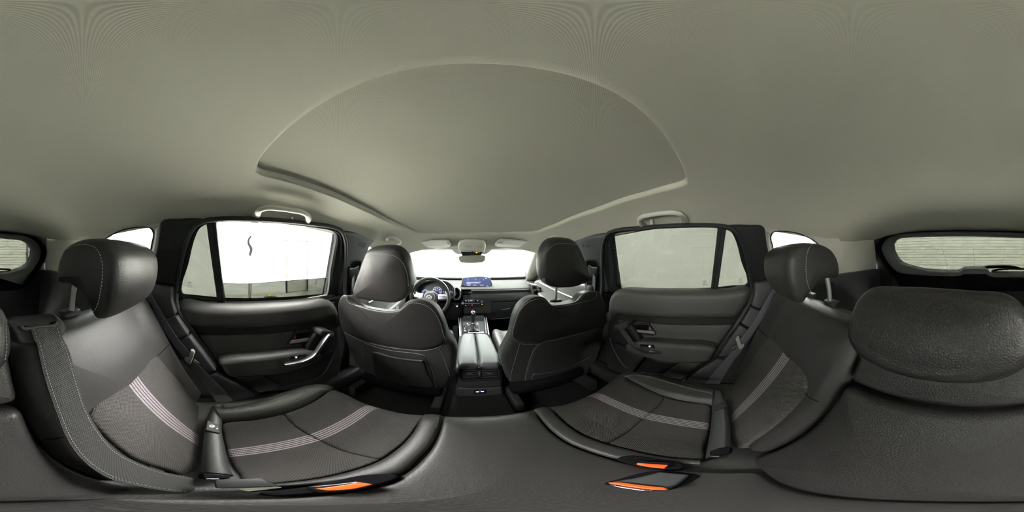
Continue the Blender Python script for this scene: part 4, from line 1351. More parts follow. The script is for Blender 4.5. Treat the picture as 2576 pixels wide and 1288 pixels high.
# centre section: armrest pad, bridge strip and low headrest
obj('back_core', rbox((0, 0.20, -0.055), (0.31, 0.56, 0.05), 0.01, BR), M_DARK, BENCH)
ap_ = rnd([(-0.143, -0.04), (0.143, -0.04), (0.143, 0.338), (-0.143, 0.338)], [0.01, 0.01, 0.022, 0.022], 6)
obj('folding_armrest', pillow(resample(ap_, 130), BR, 0.004, 0.022, 0.09, 0.010, rings=16, steps=6), M_LEATHERC, BENCH, angle=60)
bs = rnd([(-0.143, 0.349), (0.143, 0.349), (0.143, 0.475), (-0.143, 0.475)], [0.018, 0.018, 0.03, 0.03], 6)
obj('bridge_strip', pillow(resample(bs, 110), BR, -0.002, 0.018, 0.09, 0.004, lambda u, v: -0.0, rings=10, steps=6), M_LEATHERC, BENCH, angle=60)
HM = Fr((0.008, -0.205, 1.288), (-1, 0, 0), (0, -0.40, 1))
ho = cr([(-0.146, -0.01), (-0.140, 0.035), (-0.115, 0.062), (-0.06, 0.070), (0.06, 0.070), (0.115, 0.062), (0.140, 0.035), (0.146, -0.01), (0.136, -0.045), (0.105, -0.066), (0.05, -0.076), (0, -0.078), (-0.05, -0.076), (-0.105, -0.066), (-0.136, -0.045)], 120)
hm = obj('centre_headrest', pillow(ho, HM, 0.012, 0.030, 0.055, 0.008, lambda u, v: -0.9 * max(0, abs(u) - 0.06)**2, rings=14, both=True, steps=7), M_LEATHERC, BENCH, angle=60)
stitch('stitching', [hm], [(18, 796), (14, 830), (16, 870), (12, 900)], M_THREAD, hm)

# outer headrests: the side profile swept across the seat
for mir, sd in ((False, 'passenger'), (True, 'driver')):
    HF = Fr((0.262, 0, 1.40), (0, 1, 0), (0, 0, 1))       # N = +x ; built from the inner face outwards
    HF = Fr((0.262, 0, 1.40), (0, -1, 0), (0, 0, 1))      # N = -x towards the car's middle
    prof = [(0.292, -0.052), (0.288, -0.012), (0.262, 0.022), (0.215, 0.036), (0.165, 0.030), (0.136, 0.004), (0.130, -0.035), (0.140, -0.082), (0.160, -0.114), (0.178, -0.118), (0.196, -0.098), (0.218, -0.074), (0.255, -0.062), (0.284, -0.064)]
    hb = thing('headrest', ((-1 if mir else 1) * 0.385, -0.22, 1.38), None, None)
    hb.parent = BENCH
    hb.matrix_parent_inverse = parent_inv(BENCH)
    pad = obj('pad', pillow(cr(prof, 110), HF, 0.0, 0.019, 0.218, 0.004, (lambda u, v: 0.0), rings=14, both=True, steps=5), M_LEATHER, hb, mir, angle=60, relax=9)
    for xx in (0.312, 0.432):
        obj('post', tube([(xx, -0.292, 1.23), (xx, -0.285, 1.30), (xx, -0.272, 1.36)], 0.0068, 12, up=(0, 1, 0)), M_POST, hb, mir)
    for xx in (0.312, 0.432):
        TF = Fr((xx, -0.295, 1.262), (1, 0, 0), (0, 1, 0))
        obj('post_collar', pillow(rrect(0.052, 0.034, 0.014), TF, 0.006, 0.006, 0.02, rings=4), M_PLAST, hb, mir)
    if mir:
        stitch('stitching', [pad], z1((672, 275), (720, 245), (790, 228), (880, 226), (950, 245), (1000, 300), (1030, 380), (1040, 480), (1033, 600), (1015, 720), (985, 840), (945, 905), (900, 932)), M_THREAD, hb)
    else:
        stitch('stitching', [pad], r6((1460, 236), (1400, 212), (1320, 198), (1230, 194), (1160, 210), (1110, 255), (1085, 330), (1075, 430), (1080, 540), (1100, 640), (1135, 710), (1170, 742)), M_THREAD, hb)

# flap strip where cushion and backs meet, with the anchor tag and slots
for mir in (False, True):
    zz = zi if mir else r5
    if mir:
        A = zi((235, 100), (195, 200), (165, 330), (150, 450), (138, 620), (128, 840))
        B = zi((375, 95), (362, 250), (358, 380), (385, 520), (425, 720), (500, 880))
    else:
        A = r5((1600, 235), (1630, 320), (1640, 400), (1660, 520), (1665, 640), (1670, 730))
        B = r5((1502, 225), (1505, 350), (1500, 470), (1480, 620), (1455, 740), (1430, 830))
    FF = Fr((0, -0.012, 0.835), (1, 0, 0), (0, 0.9, -0.25))
    TW = 0.0
    Fz = Fr((0, 0, 0.832), (1, 0, 0), (0, 1, -0.22))
    a2, b2 = [Vector(p) for p in Fz.px(A)], [Vector(p) for p in Fz.px(B)]
    fl_ = obj('junction_flap', strip_patch(a2, b2, Fz, 0.006, lambda u, v: 0.0, 50, crown=0.006), M_SEATV, BENCH, angle=60)
    tagpx = zi((182, 255), (325, 318), (325, 408), (162, 368)) if mir else r5((1530, 350), (1630, 305), (1636, 360), (1535, 400))
    t_ = Fz.px(tagpx, 0.013)
    tg_ = obj('anchor_tag', pillow(rnd(t_, 0.004), Fz, 0.016, 0.002, 0.006, tess=True), M_PLAST, BENCH, False, label='black anchor tag with a pale round symbol' if mir else 'black anchor slot tag')
    if mir:
        c = Fz.px(zi((238, 322)), 0.016)[0]
        obj('tag_symbol', ring(circ(0.006, 24, *c), circ(0.0035, 24, *c), Fz, [(0, 0.0162), (0, 0.0168), (1, 0.0168), (1, 0.0162)], 32, c), M_WHITE, tg_)
        obj('tag_symbol', pillow(circ(0.0024, 16, c[0] + 0.0015, c[1] + 0.001), Fz, 0.0168, 0.0002, -0.016, rings=3), M_WHITE, tg_)
        c = Fz.px(zi((295, 350)), 0.016)[0]
        obj('tag_symbol', pillow(rrect(0.006, 0.003, 0.001, *c), Fz, 0.0168, 0.0002, -0.016, rings=3), M_WHITE, tg_)
    slotpx = zi((130, 850), (440, 880), (440, 912), (135, 905)) if mir else r5((1490, 755), (1560, 725), (1672, 712), (1660, 760), (1560, 785), (1490, 800))
    s_ = Fz.px(slotpx, 0.01)
    obj('anchor_slot', pillow(rnd(s_, 0.003), Fz, 0.012, 0.002, 0.006, tess=True), M_DARK, BENCH)
    bpx = zi((165, 916), (310, 916)) if mir else r5((1490, 795), (1575, 798))
    bb = [Fz.pt(*p, 0.012) for p in Fz.px(bpx, 0.012)]
    obj('anchor_bar', tube([bb[0], bb[0].lerp(bb[1], .5), bb[1]], 0.0028, 8), M_CHROME, BENCH)

# centre belt outlet in the driver side seat back
ob = BR.px(z1((62, 985), (85, 965), (280, 940), (480, 918), (535, 922), (590, 960), (645, 1015), (668, 1070), (645, 1130), (560, 1200), (350, 1226), (230, 1232), (190, 1215), (140, 1110)), 0.012)
OUT = obj('belt_outlet', pillow(outline(ob, 90), BR, 0.016, 0.006, 0.02, 0.002, rings=8), M_PLAST, BENCH)
lipp = BR.p3(z1((212, 1048), (222, 1068), (245, 1076), (400, 1056), (560, 1034), (572, 1022), (560, 1008)), 0.020)
obj('outlet_lip', tube(cr(lipp, 40, False), 0.0035, 8), M_PLASTG, OUT)
s_ = BR.px(z1((215, 1045), (555, 1005), (580, 1050), (250, 1092)), 0.014)
obj('outlet_slot', pillow(rnd(s_, 0.004), BR, 0.0175, 0.0005, 0.0, tess=True), M_DARK, OUT)
cb = thing('seat_belt', (-0.25, -0.1, 1.0), 'wide black middle belt running down the driver side rear seat back', 'seat belt')
LE = z1((310, 1080), (335, 1150), (358, 1210)) + zl2((262, 60), (275, 110), (310, 270), (360, 430), (420, 600), (480, 750), (580, 895), (700, 995), (850, 1068), (1000, 1102), (1250, 1142), (1400, 1160))
RE = z1((575, 1045), (598, 1062), (625, 1120)) + zl2((455, 30), (490, 95), (540, 260), (600, 470), (650, 590), (720, 705), (850, 850), (1000, 932), (1200, 1002), (1350, 1032), (1420, 1045))
la_, ra_ = BR.p3(LE, 0.028), BR.p3(RE, 0.030)
la_, ra_ = cr(la_, 80, False), cr(ra_, 80, False)
R = []
nb = BR.N
for a, b in zip(la_, ra_):
    row = [a.lerp(b, k / 8) for k in range(9)]
    R.append(row + [p - nb * 0.0016 for p in row[::-1]])
M_BELTW = weave('belt_ribbed', (0.030, 0.030, 0.029), (0.055, 0.055, 0.053), 0.0035, 0.0024, 1.0, 0.4, 0.6)
obj('webbing', loft(R, True, None, (True, True)), M_BELTW, cb, angle=50)
for off in (0.10, 0.90):
    g = G()
    for i in range(0, 79, 1):
        a, b = la_[i].lerp(ra_[i], off), la_[i + 1].lerp(ra_[i + 1], off)
        q = a.lerp(b, 0.55)
        s = (b - a).cross(nb).normalized() * 0.0005
        k = len(g.v)
        for x in (a - s + nb * .0006, a + s + nb * .0006, q + s + nb * .0006, q - s + nb * .0006):
            g.vert(x)
        g.f.append((k, k + 1, k + 2, k + 3))
    obj('stitching', g, mat('belt_thread', (0.20, 0.20, 0.19), 0.8), cb, kind='stuff')
tb = thing('belt_tongue', (-0.13, 0.0, 0.83), 'metal belt tongue lying where the middle belt meets the cushion', 'belt tongue')
pt_ = [Fz.pt(*p, 0.024) for p in Fz.px(zi((640, 1005), (720, 1012), (850, 1035)), 0.024)]
obj('tongue_plate', sweep(pt_, [(-0.011, -0.001), (0.011, -0.001), (0.011, 0.001), (-0.011, 0.001)], Fz.N), M_CHROME, tb)
obj('tongue_grip', rbox(tuple(pt_[0] + Vector((-0.012, 0.0, 0))), (0.03, 0.034, 0.012), 0.004), M_PLAST, tb)

M_BELT2 = mat('belt_webbing_grey', (0.085, 0.082, 0.095), 0.5, sheen=0.2)
# outer shoulder belts
for mir, sd in ((False, 'passenger'), (True, 'driver')):
    BL = Fr((0.655, 0, 1.0), (0, -1, 0), (0.06, 0, 1))
    t = thing('seat_belt', ((-1 if mir else 1) * 0.64, -0.12, 1.2), 'outer rear belt on the %s side running from pillar to sill' % sd, 'seat belt')
    A = BL.p3(r6((780, 612), (740, 675), (700, 740), (620, 880), (520, 1040), (400, 1195)), 0.012) + BL.p3(r7((262, 90), (180, 190), (110, 270), (30, 372)), 0.004)
    B = BL.p3(r6((838, 645), (790, 690), (742, 762), (680, 900), (580, 1070), (452, 1240)), 0.012) + BL.p3(r7((315, 105), (250, 190), (195, 275), (125, 392)), 0.004)
    A, B = cr(A, 60, False), cr(B, 60, False)
    n_ = Vector((-1, 0, -0.05)).normalized()
    R = [[a, a.lerp(b, .5) + n_ * 0.001, b, b - n_ * 0.0014, a - n_ * 0.0014] for a, b in zip(A, B)]
    obj('webbing', loft(R, True, None, (True, True)), M_BELT2, t, mir, angle=50)
    k_ = BL.px(r6((365, 1180), (380, 1158), (402, 1156), (420, 1230), (452, 1225), (456, 1250), (420, 1285), (398, 1280), (385, 1240)), 0.02)
    obj('tongue_grip', pillow(rnd(k_, 0.003), BL, 0.024, 0.005, -0.008, tess=True), M_GREYPL, t, mir)
    k_ = BL.px(r7((232, 102), (262, 82), (272, 96), (240, 124)), 0.018)
    obj('tongue_plate', pillow(rnd(k_, 0.002), BL, 0.020, 0.001, -0.016, tess=True), M_CHROME, t, mir)

# buckles lying in the cushion wells
def zsurf(u, v): return 0.80 + zs(u, v)
zb = Z(1480, 1100, 6.44)
def well(pts, zz, bend=None, m=None, h=0.012):
    u = []
    for p in zz(*pts):
        a, b = BC.uv(*p, 0.04)
        u.append(Vector((a, b)))
    return u
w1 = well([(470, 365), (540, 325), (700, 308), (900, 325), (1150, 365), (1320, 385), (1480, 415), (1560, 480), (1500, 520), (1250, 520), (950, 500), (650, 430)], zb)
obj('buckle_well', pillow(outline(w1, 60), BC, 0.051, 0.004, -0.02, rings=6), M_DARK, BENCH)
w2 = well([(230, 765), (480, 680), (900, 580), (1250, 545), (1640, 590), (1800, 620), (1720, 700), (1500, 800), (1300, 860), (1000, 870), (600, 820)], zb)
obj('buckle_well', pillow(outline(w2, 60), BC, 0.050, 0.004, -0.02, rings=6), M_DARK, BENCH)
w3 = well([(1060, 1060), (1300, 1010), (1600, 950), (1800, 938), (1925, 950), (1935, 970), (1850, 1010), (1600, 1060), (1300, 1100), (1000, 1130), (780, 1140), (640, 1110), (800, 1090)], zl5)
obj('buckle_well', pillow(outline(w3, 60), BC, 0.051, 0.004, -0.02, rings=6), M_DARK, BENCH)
def buckle(label, body, btn, top, zz, h0=0.056):
    t = thing('belt_buckle', (0, 0, 0), label, 'belt buckle', 'belt buckles in the rear cushion')
    B_ = [Vector(BC.uv(*p, h0)) for p in zz(*body)]
    c = sum(B_, Vector((0, 0))) / len(B_)
    t.location = (c.x, c.y, 0.85)
    obj('housing', pillow(rnd(B_, 0.004), BC, h0 + 0.004, 0.004, -h0 + 0.001, tess=True), M_PLASTG if top else M_GLOSSB, t)
    k = [Vector(BC.uv(*p, h0 + 0.006)) for p in zz(*btn)]
    obj('release_button', pillow(rnd(k, 0.002), BC, h0 + 0.0085, 0.002, -h0, tess=True), M_ORANGE, t, label='bright orange release button')
    return t
buckle('buckle with orange button in the upper well beside the passenger cloth panel', [(830, 385), (1330, 410), (1300, 470), (1260, 510), (1000, 490), (770, 440)], [(800, 412), (1300, 448), (1240, 502), (1000, 480), (775, 436)], False, zb)
b2 = buckle('greenish grey topped buckle with thin orange button beside the middle cushion', [(380, 722), (1150, 560), (1640, 605), (1300, 840), (900, 840), (330, 765)], [(325, 732), (520, 728), (1250, 812), (1300, 850), (1050, 850), (500, 776), (330, 742)], True, zb)
k = [Vector(BC.uv(*p, 0.066)) for p in zb((340, 766), (600, 800), (1000, 852), (1080, 866), (900, 864), (520, 810))]
obj('strike_plate', pillow(rnd(k, 0.001), BC, 0.063, 0.001, -0.056, tess=True), M_CHROME, b2)
buckle('buckle with a long orange button in the driver side well', [(1060, 1050), (1550, 1000), (1730, 1030), (1500, 1090), (1200, 1110)], [(1150, 1072), (1560, 1010), (1700, 1030), (1500, 1078), (1290, 1092)], False, zl5)
# ================================================================ front seats
def hr_frame(y, z):
    return Fr((0, y, z), (1, 0, 0), (0, -0.22, 1))

def front_seat(sd, mir, FS, HR, shell, whole, panel, pocket, rim, head, flap, hst, sst, piping, post_px, xc, label):
    t = thing('front_seat', (xc, 0.85, 0.42), label, 'car seat')
    base = obj('backrest', shear(pillow(cr(FS.px(whole, -0.012), 150), FS, -0.012, 0.035, 0.085, 0.008, tess=False, rings=14, steps=7), FS, (0, 0, 0.31)), M_SEATV, t, angle=60)
    cv = lambda u, v: -0.10 * max(0, abs(u - xc) - 0.10)**2
    up = obj('upper_shell', shear(pillow(cr(FS.px(shell), 170), FS, 0.0, 0.014, 0.06, 0.008, tess=False, rings=14, steps=6), FS, (0, 0, 0.31)), M_LEATHER, t, angle=60, relax=5)
    pn = obj('pocket_panel', pillow(cr(FS.px(panel, -0.006), 120), FS, -0.004, 0.012, 0.03, 0.006, rings=10), M_SEATV, t, angle=60)
    pk = obj('map_pocket', pillow(cr(FS.px(pocket, 0.0), 100), FS, 0.004, 0.008, 0.03, 0.006, rings=10), M_SEATV, t, angle=60)
    if rim:
        r_ = [p + FS.N * 0.006 for p in FS.p3(rim, 0.004)]
        obj('pocket_rim', tube(cr(r_, 40, False), 0.0045, 8), M_SEATV, pk)
    h = thing('headrest', (xc, HR.O.y, HR.O.z), None, None)
    h.parent = t
    h.matrix_parent_inverse = parent_inv(t)
    hd_ = [Vector(p) for p in HR.px(head)]
    hcn = sum(hd_, Vector((0, 0))) / len(hd_)
    hd_ = [hcn + (p - hcn) * 1.025 for p in hd_]
    pad = obj('pad', pillow(cr(hd_, 120), HR, 0.0, 0.030, 0.085, 0.018, None, rings=14, both=True, steps=8), M_LEATHER, h, angle=60, relax=7)
    if flap:
        lo = obj('lower_cover', pillow(cr(HR.px(flap, 0.0), 80), HR, 0.0035, 0.010, 0.04, 0.002, rings=8), M_GLOSSB if False else M_PLAST, h, angle=60)
    for a, b in post_px:
        A, B = HR.p3([a], -0.045)[0], HR.p3([b], -0.045)[0]
        obj('post', tube([A, A.lerp(B, .5), B], 0.0068, 12, up=(0, 1, 0)), M_POST, h)
        CF = Fr(B + Vector((0, 0, -0.004)), (1, 0, 0), (0, 1, 0))
        obj('post_collar', pillow(rrect(0.062, 0.034, 0.014), CF, 0.008, 0.005, 0.02, rings=4), M_PLAST, h)
    if hst:
        stitch('stitching', [pad], hst, M_THREAD, h, 0.008, 0.0052, 0.0014)
    for q in sst:
        stitch('stitching', [up, base], q, M_THREAD, t, 0.007, 0.0045, 0.0012)
    for q in piping:
        seam('piping', [up, base, pn], q, mat('grey_piping', (0.16, 0.16, 0.155), 0.6), t, 0.0011, 60, 0.0004)
    # cushion and floor frame
    CF = Fr((0, 0, 0.70), (1, 0, 0), (0, 1, 0))
    cu_ = rnd([(xc - 0.24, 0.79), (xc + 0.24, 0.79), (xc + 0.24, 1.22), (xc + 0.22, 1.30), (xc - 0.22, 1.30), (xc - 0.24, 1.22)], 0.06)
    obj('seat_cushion', pillow(resample(cu_, 120), CF, 0.045, 0.05, 0.12, 0.0, lambda u, v: 0.045 * sm(0.13, 0.25, abs(u - xc)) + 0.03 * (v - 0.8), rings=14, steps=6), M_LEATHER, t, angle=60)
    for s in (-1, 1):
        obj('seat_rail', rbox((xc + s * 0.21, 0.95, 0.475), (0.045, 0.62, 0.10), 0.012), M_PLAST, t)
    obj('seat_pan', rbox((xc, 0.98, 0.56), (0.44, 0.50, 0.08), 0.02), M_DARK, t)
    return t, up, base, pn

FSP = Fr((0, 0.625, 1.10), (1, 0, 0), (0, -0.30, 1))
whole_p = r2((168, 520), (185, 450), (205, 370), (255, 260), (330, 190), (420, 168), (475, 182), (520, 225), (600, 240), (700, 228), (785, 192), (825, 150), (900, 118), (955, 120), (995, 172), (1020, 300), (1022, 420), (1005, 480), (985, 610), (930, 760), (880, 850), (800, 890), (700, 920), (480, 998), (330, 1030), (250, 1008), (165, 962), (100, 830), (76, 690), (120, 610))
shell_p = r2((168, 522), (184, 450), (202, 380), (252, 262), (330, 186), (420, 160), (478, 176), (508, 208), (530, 240), (600, 240), (700, 226), (790, 190), (815, 150), (850, 128), (900, 112), (958, 116), (998, 172), (1022, 300), (1024, 420), (1000, 432), (960, 442), (860, 474), (760, 502), (560, 552), (430, 592), (330, 592), (240, 584), (195, 560))
panel_p = r2((400, 600), (440, 575), (560, 553), (760, 503), (960, 445), (985, 460), (970, 600), (920, 740), (862, 860), (700, 915), (480, 995), (330, 1026), (282, 1018), (290, 880), (320, 780), (350, 680))
pocket_p = r2((366, 862), (440, 852), (560, 830), (700, 785), (800, 742), (860, 708), (866, 780), (850, 862), (700, 910), (480, 988), (335, 1020), (322, 1010), (345, 930))
rim_p = r2((364, 866), (440, 855), (560, 832), (700, 787), (800, 744), (862, 708))
head_p = r1((985, 860), (966, 700), (970, 560), (992, 460), (1020, 390), (1065, 315), (1150, 256), (1300, 244), (1430, 260), (1500, 310), (1562, 420), (1640, 615), (1688, 780), (1692, 850), (1610, 885), (1500, 932), (1400, 955), (1290, 966), (1150, 962), (1040, 925))
flap_p = r1((985, 862), (1000, 822), (1035, 822), (1070, 845), (1130, 872), (1300, 890), (1500, 880), (1620, 872), (1500, 930), (1400, 952), (1290, 962), (1150, 958), (1040, 922))
hst_p = r1((1030, 420), (1060, 385), (1110, 345), (1170, 318), (1230, 308), (1330, 312), (1430, 320), (1520, 332))
sst_p = [r2((172, 515), (200, 395), (235, 310), (290, 240), (350, 200), (430, 185), (480, 200), (520, 235), (560, 250), (700, 238), (800, 215), (900, 190), (930, 175), (930, 130)), r2((358, 900), (440, 890), (560, 866), (700, 828), (800, 785), (855, 748))]
pip_p = [r2((172, 528), (200, 560), (245, 588), (340, 594), (420, 594)), r2((420, 600), (450, 575), (560, 556), (760, 507), (960, 447)), r2((238, 595), (210, 700), (180, 800), (158, 900), (152, 950)), r2((400, 600), (360, 660), (330, 740), (300, 860), (280, 1010))]
front_seat('passenger', False, FSP, hr_frame(0.635, 1.32), shell_p, whole_p, panel_p, pocket_p, rim_p, head_p, flap_p, hst_p, sst_p, pip_p,
           [(r1((1168, 930))[0], r1((1160, 1145))[0]), (r1((1600, 885))[0], r1((1595, 1085))[0])], 0.37,
           'passenger front seat with raised headrest on exposed chrome posts')

FSD = Fr((0, 0.600, 1.10), (1, 0, 0), (0, -0.30, 1))
shell_d = [(849, 790), (848, 768), (853, 750), (862, 741), (871, 743), (880, 757), (892, 765), (913, 772), (944, 780), (985, 783), (1003, 779), (1012, 768), (1022, 758), (1038, 752), (1056, 752), (1078, 759), (1095, 772), (1108, 793), (1118, 818), (1124, 845), (1122, 858), (1110, 869), (1085, 878), (1060, 881), (1030, 879), (980, 873), (910, 856), (864, 834), (854, 815)]
whole_d = [(850, 800), (850, 770), (856, 752), (866, 744), (890, 768), (944, 784), (985, 786), (1010, 775), (1038, 757), (1060, 757), (1092, 774), (1106, 795), (1117, 820), (1126, 845), (1143, 868), (1150, 888), (1148, 910), (1142, 940), (1136, 962), (1118, 982), (1098, 989), (1050, 986), (985, 974), (940, 955), (912, 943), (890, 912), (870, 868), (857, 830)]
panel_d = [(915, 862), (980, 876), (1030, 884), (1066, 890), (1080, 910), (1090, 945), (1098, 985), (1050, 984), (985, 972), (942, 955), (918, 938), (908, 900)]
pocket_d = [(940, 885), (990, 898), (1040, 905), (1062, 908), (1072, 930), (1084, 975), (1040, 976), (985, 964), (948, 948), (940, 915)]
rim_d = [(940, 884), (990, 897), (1040, 904), (1063, 906)]
head_d = z6((408, 1010), (418, 930), (442, 850), (500, 680), (570, 470), (640, 330), (750, 288), (850, 274), (950, 270), (1080, 282), (1180, 340), (1262, 450), (1325, 640), (1355, 830), (1345, 1000), (1300, 1085), (1200, 1160), (1080, 1198), (900, 1180), (600, 1140), (450, 1090))
hst_d = z6((600, 402), (700, 388), (830, 380), (960, 388), (1080, 405), (1170, 450), (1240, 520), (1290, 620), (1325, 760), (1335, 900))
sst_d = [[(874, 742), (873, 755), (882, 764), (913, 771), (944, 778)], [(1005, 783), (1018, 772), (1032, 763), (1045, 762), (1062, 765), (1080, 774), (1095, 790), (1108, 815), (1115, 840), (1120, 855)]]
pip_d = [[(1124, 850), (1118, 862), (1104, 873), (1080, 880), (1060, 882), (1030, 880)], [(862, 834), (910, 857), (980, 874), (1030, 880)], [(1104, 876), (1112, 890), (1122, 915), (1132, 945)], [(915, 862), (930, 868), (985, 882), (1050, 890), (1070, 896), (1085, 925), (1098, 975)]]
front_seat('driver', True, FSD, hr_frame(0.600, 1.30), shell_d, whole_d, panel_d, pocket_d, rim_d, head_d, None, hst_d, sst_d, pip_d, [((892, 752), (893, 764)), ((1000, 772), (1000, 783))], -0.395,
           'driver front seat with lowered headrest ahead of the steering wheel')

# ================================================================ windscreen, visors, overhead parts, mirror
WS = Fr((0, 1.46, 1.475), (1, 0, 0), (0, -0.70, 0.40))     # N faces down and back
if WS.N.y > 0:
    WS = Fr(WS.O, -WS.U, WS.V)
obj('window_10', pillow(rnd([(-0.62, 0.06), (0.62, 0.06), (0.80, -0.86), (-0.80, -0.86)], 0.05), WS, 0.0, 0.001, 0.006, tess=True, steps=1), M_CLEAR, label='clear windscreen glass above the dashboard', cat='window', kind='structure')
obj('window_trim_band', rbox((0, 1.475, 1.475), (1.26, 0.06, 0.035), 0.012), M_PILLAR, label='light grey header strip along the top of the windscreen', cat='header trim', kind='structure')

def visor(px, tag_px, clip_px, mir, label):
    s = -1 if mir else 1
    f = Fr((s * 0.35, 1.33, 1.487), (1, 0, 0), (0, 0.17, -0.036))
    if f.N.z > 0:
        f = Fr(f.O, -f.U, f.V)
    t = thing('sun_visor', tuple(f.O), label, 'sun visor')
    p = f.px(px)
    obj('panel', pillow(cr(p, 90), f, 0.0, 0.006, 0.012, tess=True, both=True, steps=4), M_HANDLE, t)
    q = f.px(tag_px, 0.001)
    obj('warning_label', pillow(rnd(q, 0.002), f, 0.0012, 0.0004, -0.0004, tess=True), mat('label_grey', (0.62, 0.66, 0.66), 0.5), t, label='pale warning label')
    q = f.p3(clip_px, 0.004)
    obj('pivot_clip', tube(cr(q, 16, False), 0.005, 8), M_HANDLE, t)
    return t
visor(zt((432, 322), (470, 285), (560, 272), (900, 246), (1380, 222), (1450, 232), (1485, 270), (1498, 330), (1450, 360), (1000, 390), (700, 410), (570, 405), (480, 365)),
      zt((935, 342), (1270, 318), (1285, 352), (965, 376)), zt((1385, 295), (1410, 282), (1450, 290), (1470, 320)), True, 'light grey sun visor folded up above the driver side windscreen')
visor(r1((972, 318), (945, 295), (880, 288), (700, 275), (500, 262), (340, 258), (300, 280), (262, 335), (275, 348), (500, 366), (780, 378), (870, 372), (930, 345)),
      r1((425, 315), (660, 332), (635, 362), (415, 350)), r1((295, 325), (315, 300), (360, 298), (375, 320)), False, 'light grey sun visor folded up above the passenger side windscreen')

OC = Fr((0, 1.25, 1.519), (1, 0, 0), (0, 0.17, -0.074))
if OC.N.z > 0:
    OC = Fr(OC.O, -OC.U, OC.V)
t = thing('overhead_console', (0, 1.3, 1.5), 'light grey roof console with map lamps above the interior mirror', 'roof console')
oc = OC.px(zt((1655, 380), (1655, 300), (1690, 238), (1760, 216), (2140, 214), (2210, 232), (2245, 300), (2242, 380), (2205, 440), (1700, 442)))
obj('housing', pillow(cr(oc, 80), OC, 0.012, 0.012, 0.008, 0.003, rings=8), M_HANDLE, t)
OB = Fr((0, 1.42, 1.43), (1, 0, 0), (0, 0.25, 1))
ob_ = OB.px(zt((1706, 442), (2190, 440), (2170, 500), (2140, 540), (1745, 545), (1720, 500)), 0.004)
obj('sensor_band', pillow(rnd(ob_, 0.004), OB, 0.008, 0.004, 0.03, tess=True), M_GLOSSB, t)
M_AMB = mat('amber_indicator', (1, 0.5, 0.02), 0.4, emit=(1.0, 0.55, 0.02), estr=1.2)
for c, r_ in (((2052, 478), 0.010), ((2104, 474), 0.004)):
    q = OB.px(zt(c), 0.009)[0]
    obj('indicator_lamp', pillow(circ(r_ * 0.8, 16, q[0], q[1], r_ * 0.5), OB, 0.0095, 0.0004, -0.007, rings=3), M_AMB, t, label='lit amber indicator')
for s in (-1, 1):
    obj('map_lamp', pillow(rrect(0.055, 0.035, 0.008, s * 0.045, 0.07), OC, 0.0165, 0.003, -0.008, rings=4), mat('lamp_lens', (0.58, 0.59, 0.53), 0.25), t)
CW = Fr((0, 1.50, 1.435), (1, 0, 0), (0, -0.70, 0.40))
if CW.N.y > 0:
    CW = Fr(CW.O, -CW.U, CW.V)
cw = CW.px(zt((1450, 362), (1560, 470), (1620, 515), (1720, 522), (2260, 515), (2330, 470), (2450, 345), (2300, 330), (1600, 330)))
obj('camera_shroud', pillow(rnd(cw, 0.006), CW, 0.0, 0.006, 0.03, tess=True), M_PILLAR, t)

MF = Fr((-0.012, 1.36, 1.39), (1, 0, 0), (0, 0.15, 1))     # N faces the rear
mp_ = MF.px(zt((1655, 590), (1662, 562), (1690, 550), (1800, 542), (2000, 533), (2200, 534), (2240, 548), (2248, 590), (2228, 650), (2190, 676), (2100, 690), (1950, 696), (1800, 692), (1715, 680), (1675, 640)))
t = thing('rear_view_mirror', (0, 1.4, 1.40), 'frameless interior mirror hanging below the roof console', 'mirror')
obj('housing', pillow(cr(mp_, 90), MF, -0.002, 0.012, 0.03, both=True, rings=6), M_PLAST, t)
mc_ = sum((Vector(p) for p in mp_), Vector((0, 0))) / len(mp_)
obj('mirror_glass', pillow(cr([mc_ + (Vector(p) - mc_) * 0.97 for p in mp_], 90), MF, 0.001, 0.001, 0.004, rings=4), mat('mirror_glass', (0.85, 0.86, 0.88), 0.03, 1.0), t)
obj('stalk', tube([MF.pt(0.0, 0.02, -0.02), MF.pt(0, 0.035, -0.028), MF.pt(0, 0.05, -0.032)], 0.011, 10, up=(1, 0, 0)), M_PLAST, t)

# ================================================================ dashboard
FD = Fr((0, 1.62, 1.05), (1, 0, 0), (0, 0, 1))             # N to the rear
zD = Z(1020, 690, 10.733)
M_DASHTOP = mat('dash_top_vinyl', (0.027, 0.0265, 0.0255), 0.85, spec=0.10, bump=('noise', 600, 0.2, 0.001))
M_DASHLOW = mat('dash_lower_vinyl', (0.045, 0.046, 0.046), 0.5, bump=('noise', 600, 0.2, 0.001))
DB = thing('dashboard', (0, 1.9, 0.6), 'full width black dashboard with silver strip, vents and instrument hood', 'dashboard')
def dash_row(prof, m, nm, x0=-0.76, x1=0.76, curve=0.05):
    R = []
    for x in lin(x0, x1, 41):
        c = -curve * (abs(x) / 0.76)**2.2
        R.append([Vector((x, y + c, z - 0.012 * (abs(x) / 0.76)**2)) for y, z in prof])
    return obj(nm, loft(R, True, None, (True, True)), m, DB, angle=45)
dash_row([(2.22, 1.094), (2.05, 1.086), (1.85, 1.077), (1.70, 1.069), (1.650, 1.067), (1.636, 1.063), (1.634, 1.057), (1.66, 1.052), (2.22, 1.03)], M_DASHTOP, 'top_pad', -0.78, 0.78)
dash_row([(1.645, 1.060), (1.640, 1.056), (1.640, 1.046), (1.645, 1.041), (1.80, 1.041), (1.80, 1.060)], mat('pale_silver', (0.72, 0.72, 0.71), 0.35, 0.3), 'silver_strip', -0.015, 0.60)
dash_row([(1.655, 1.041), (1.655, 1.012), (1.80, 1.012), (1.80, 1.041)], M_GLOSSB, 'strip_gap_band', -0.74, 0.74)  # gloss black gap band below the silver strip
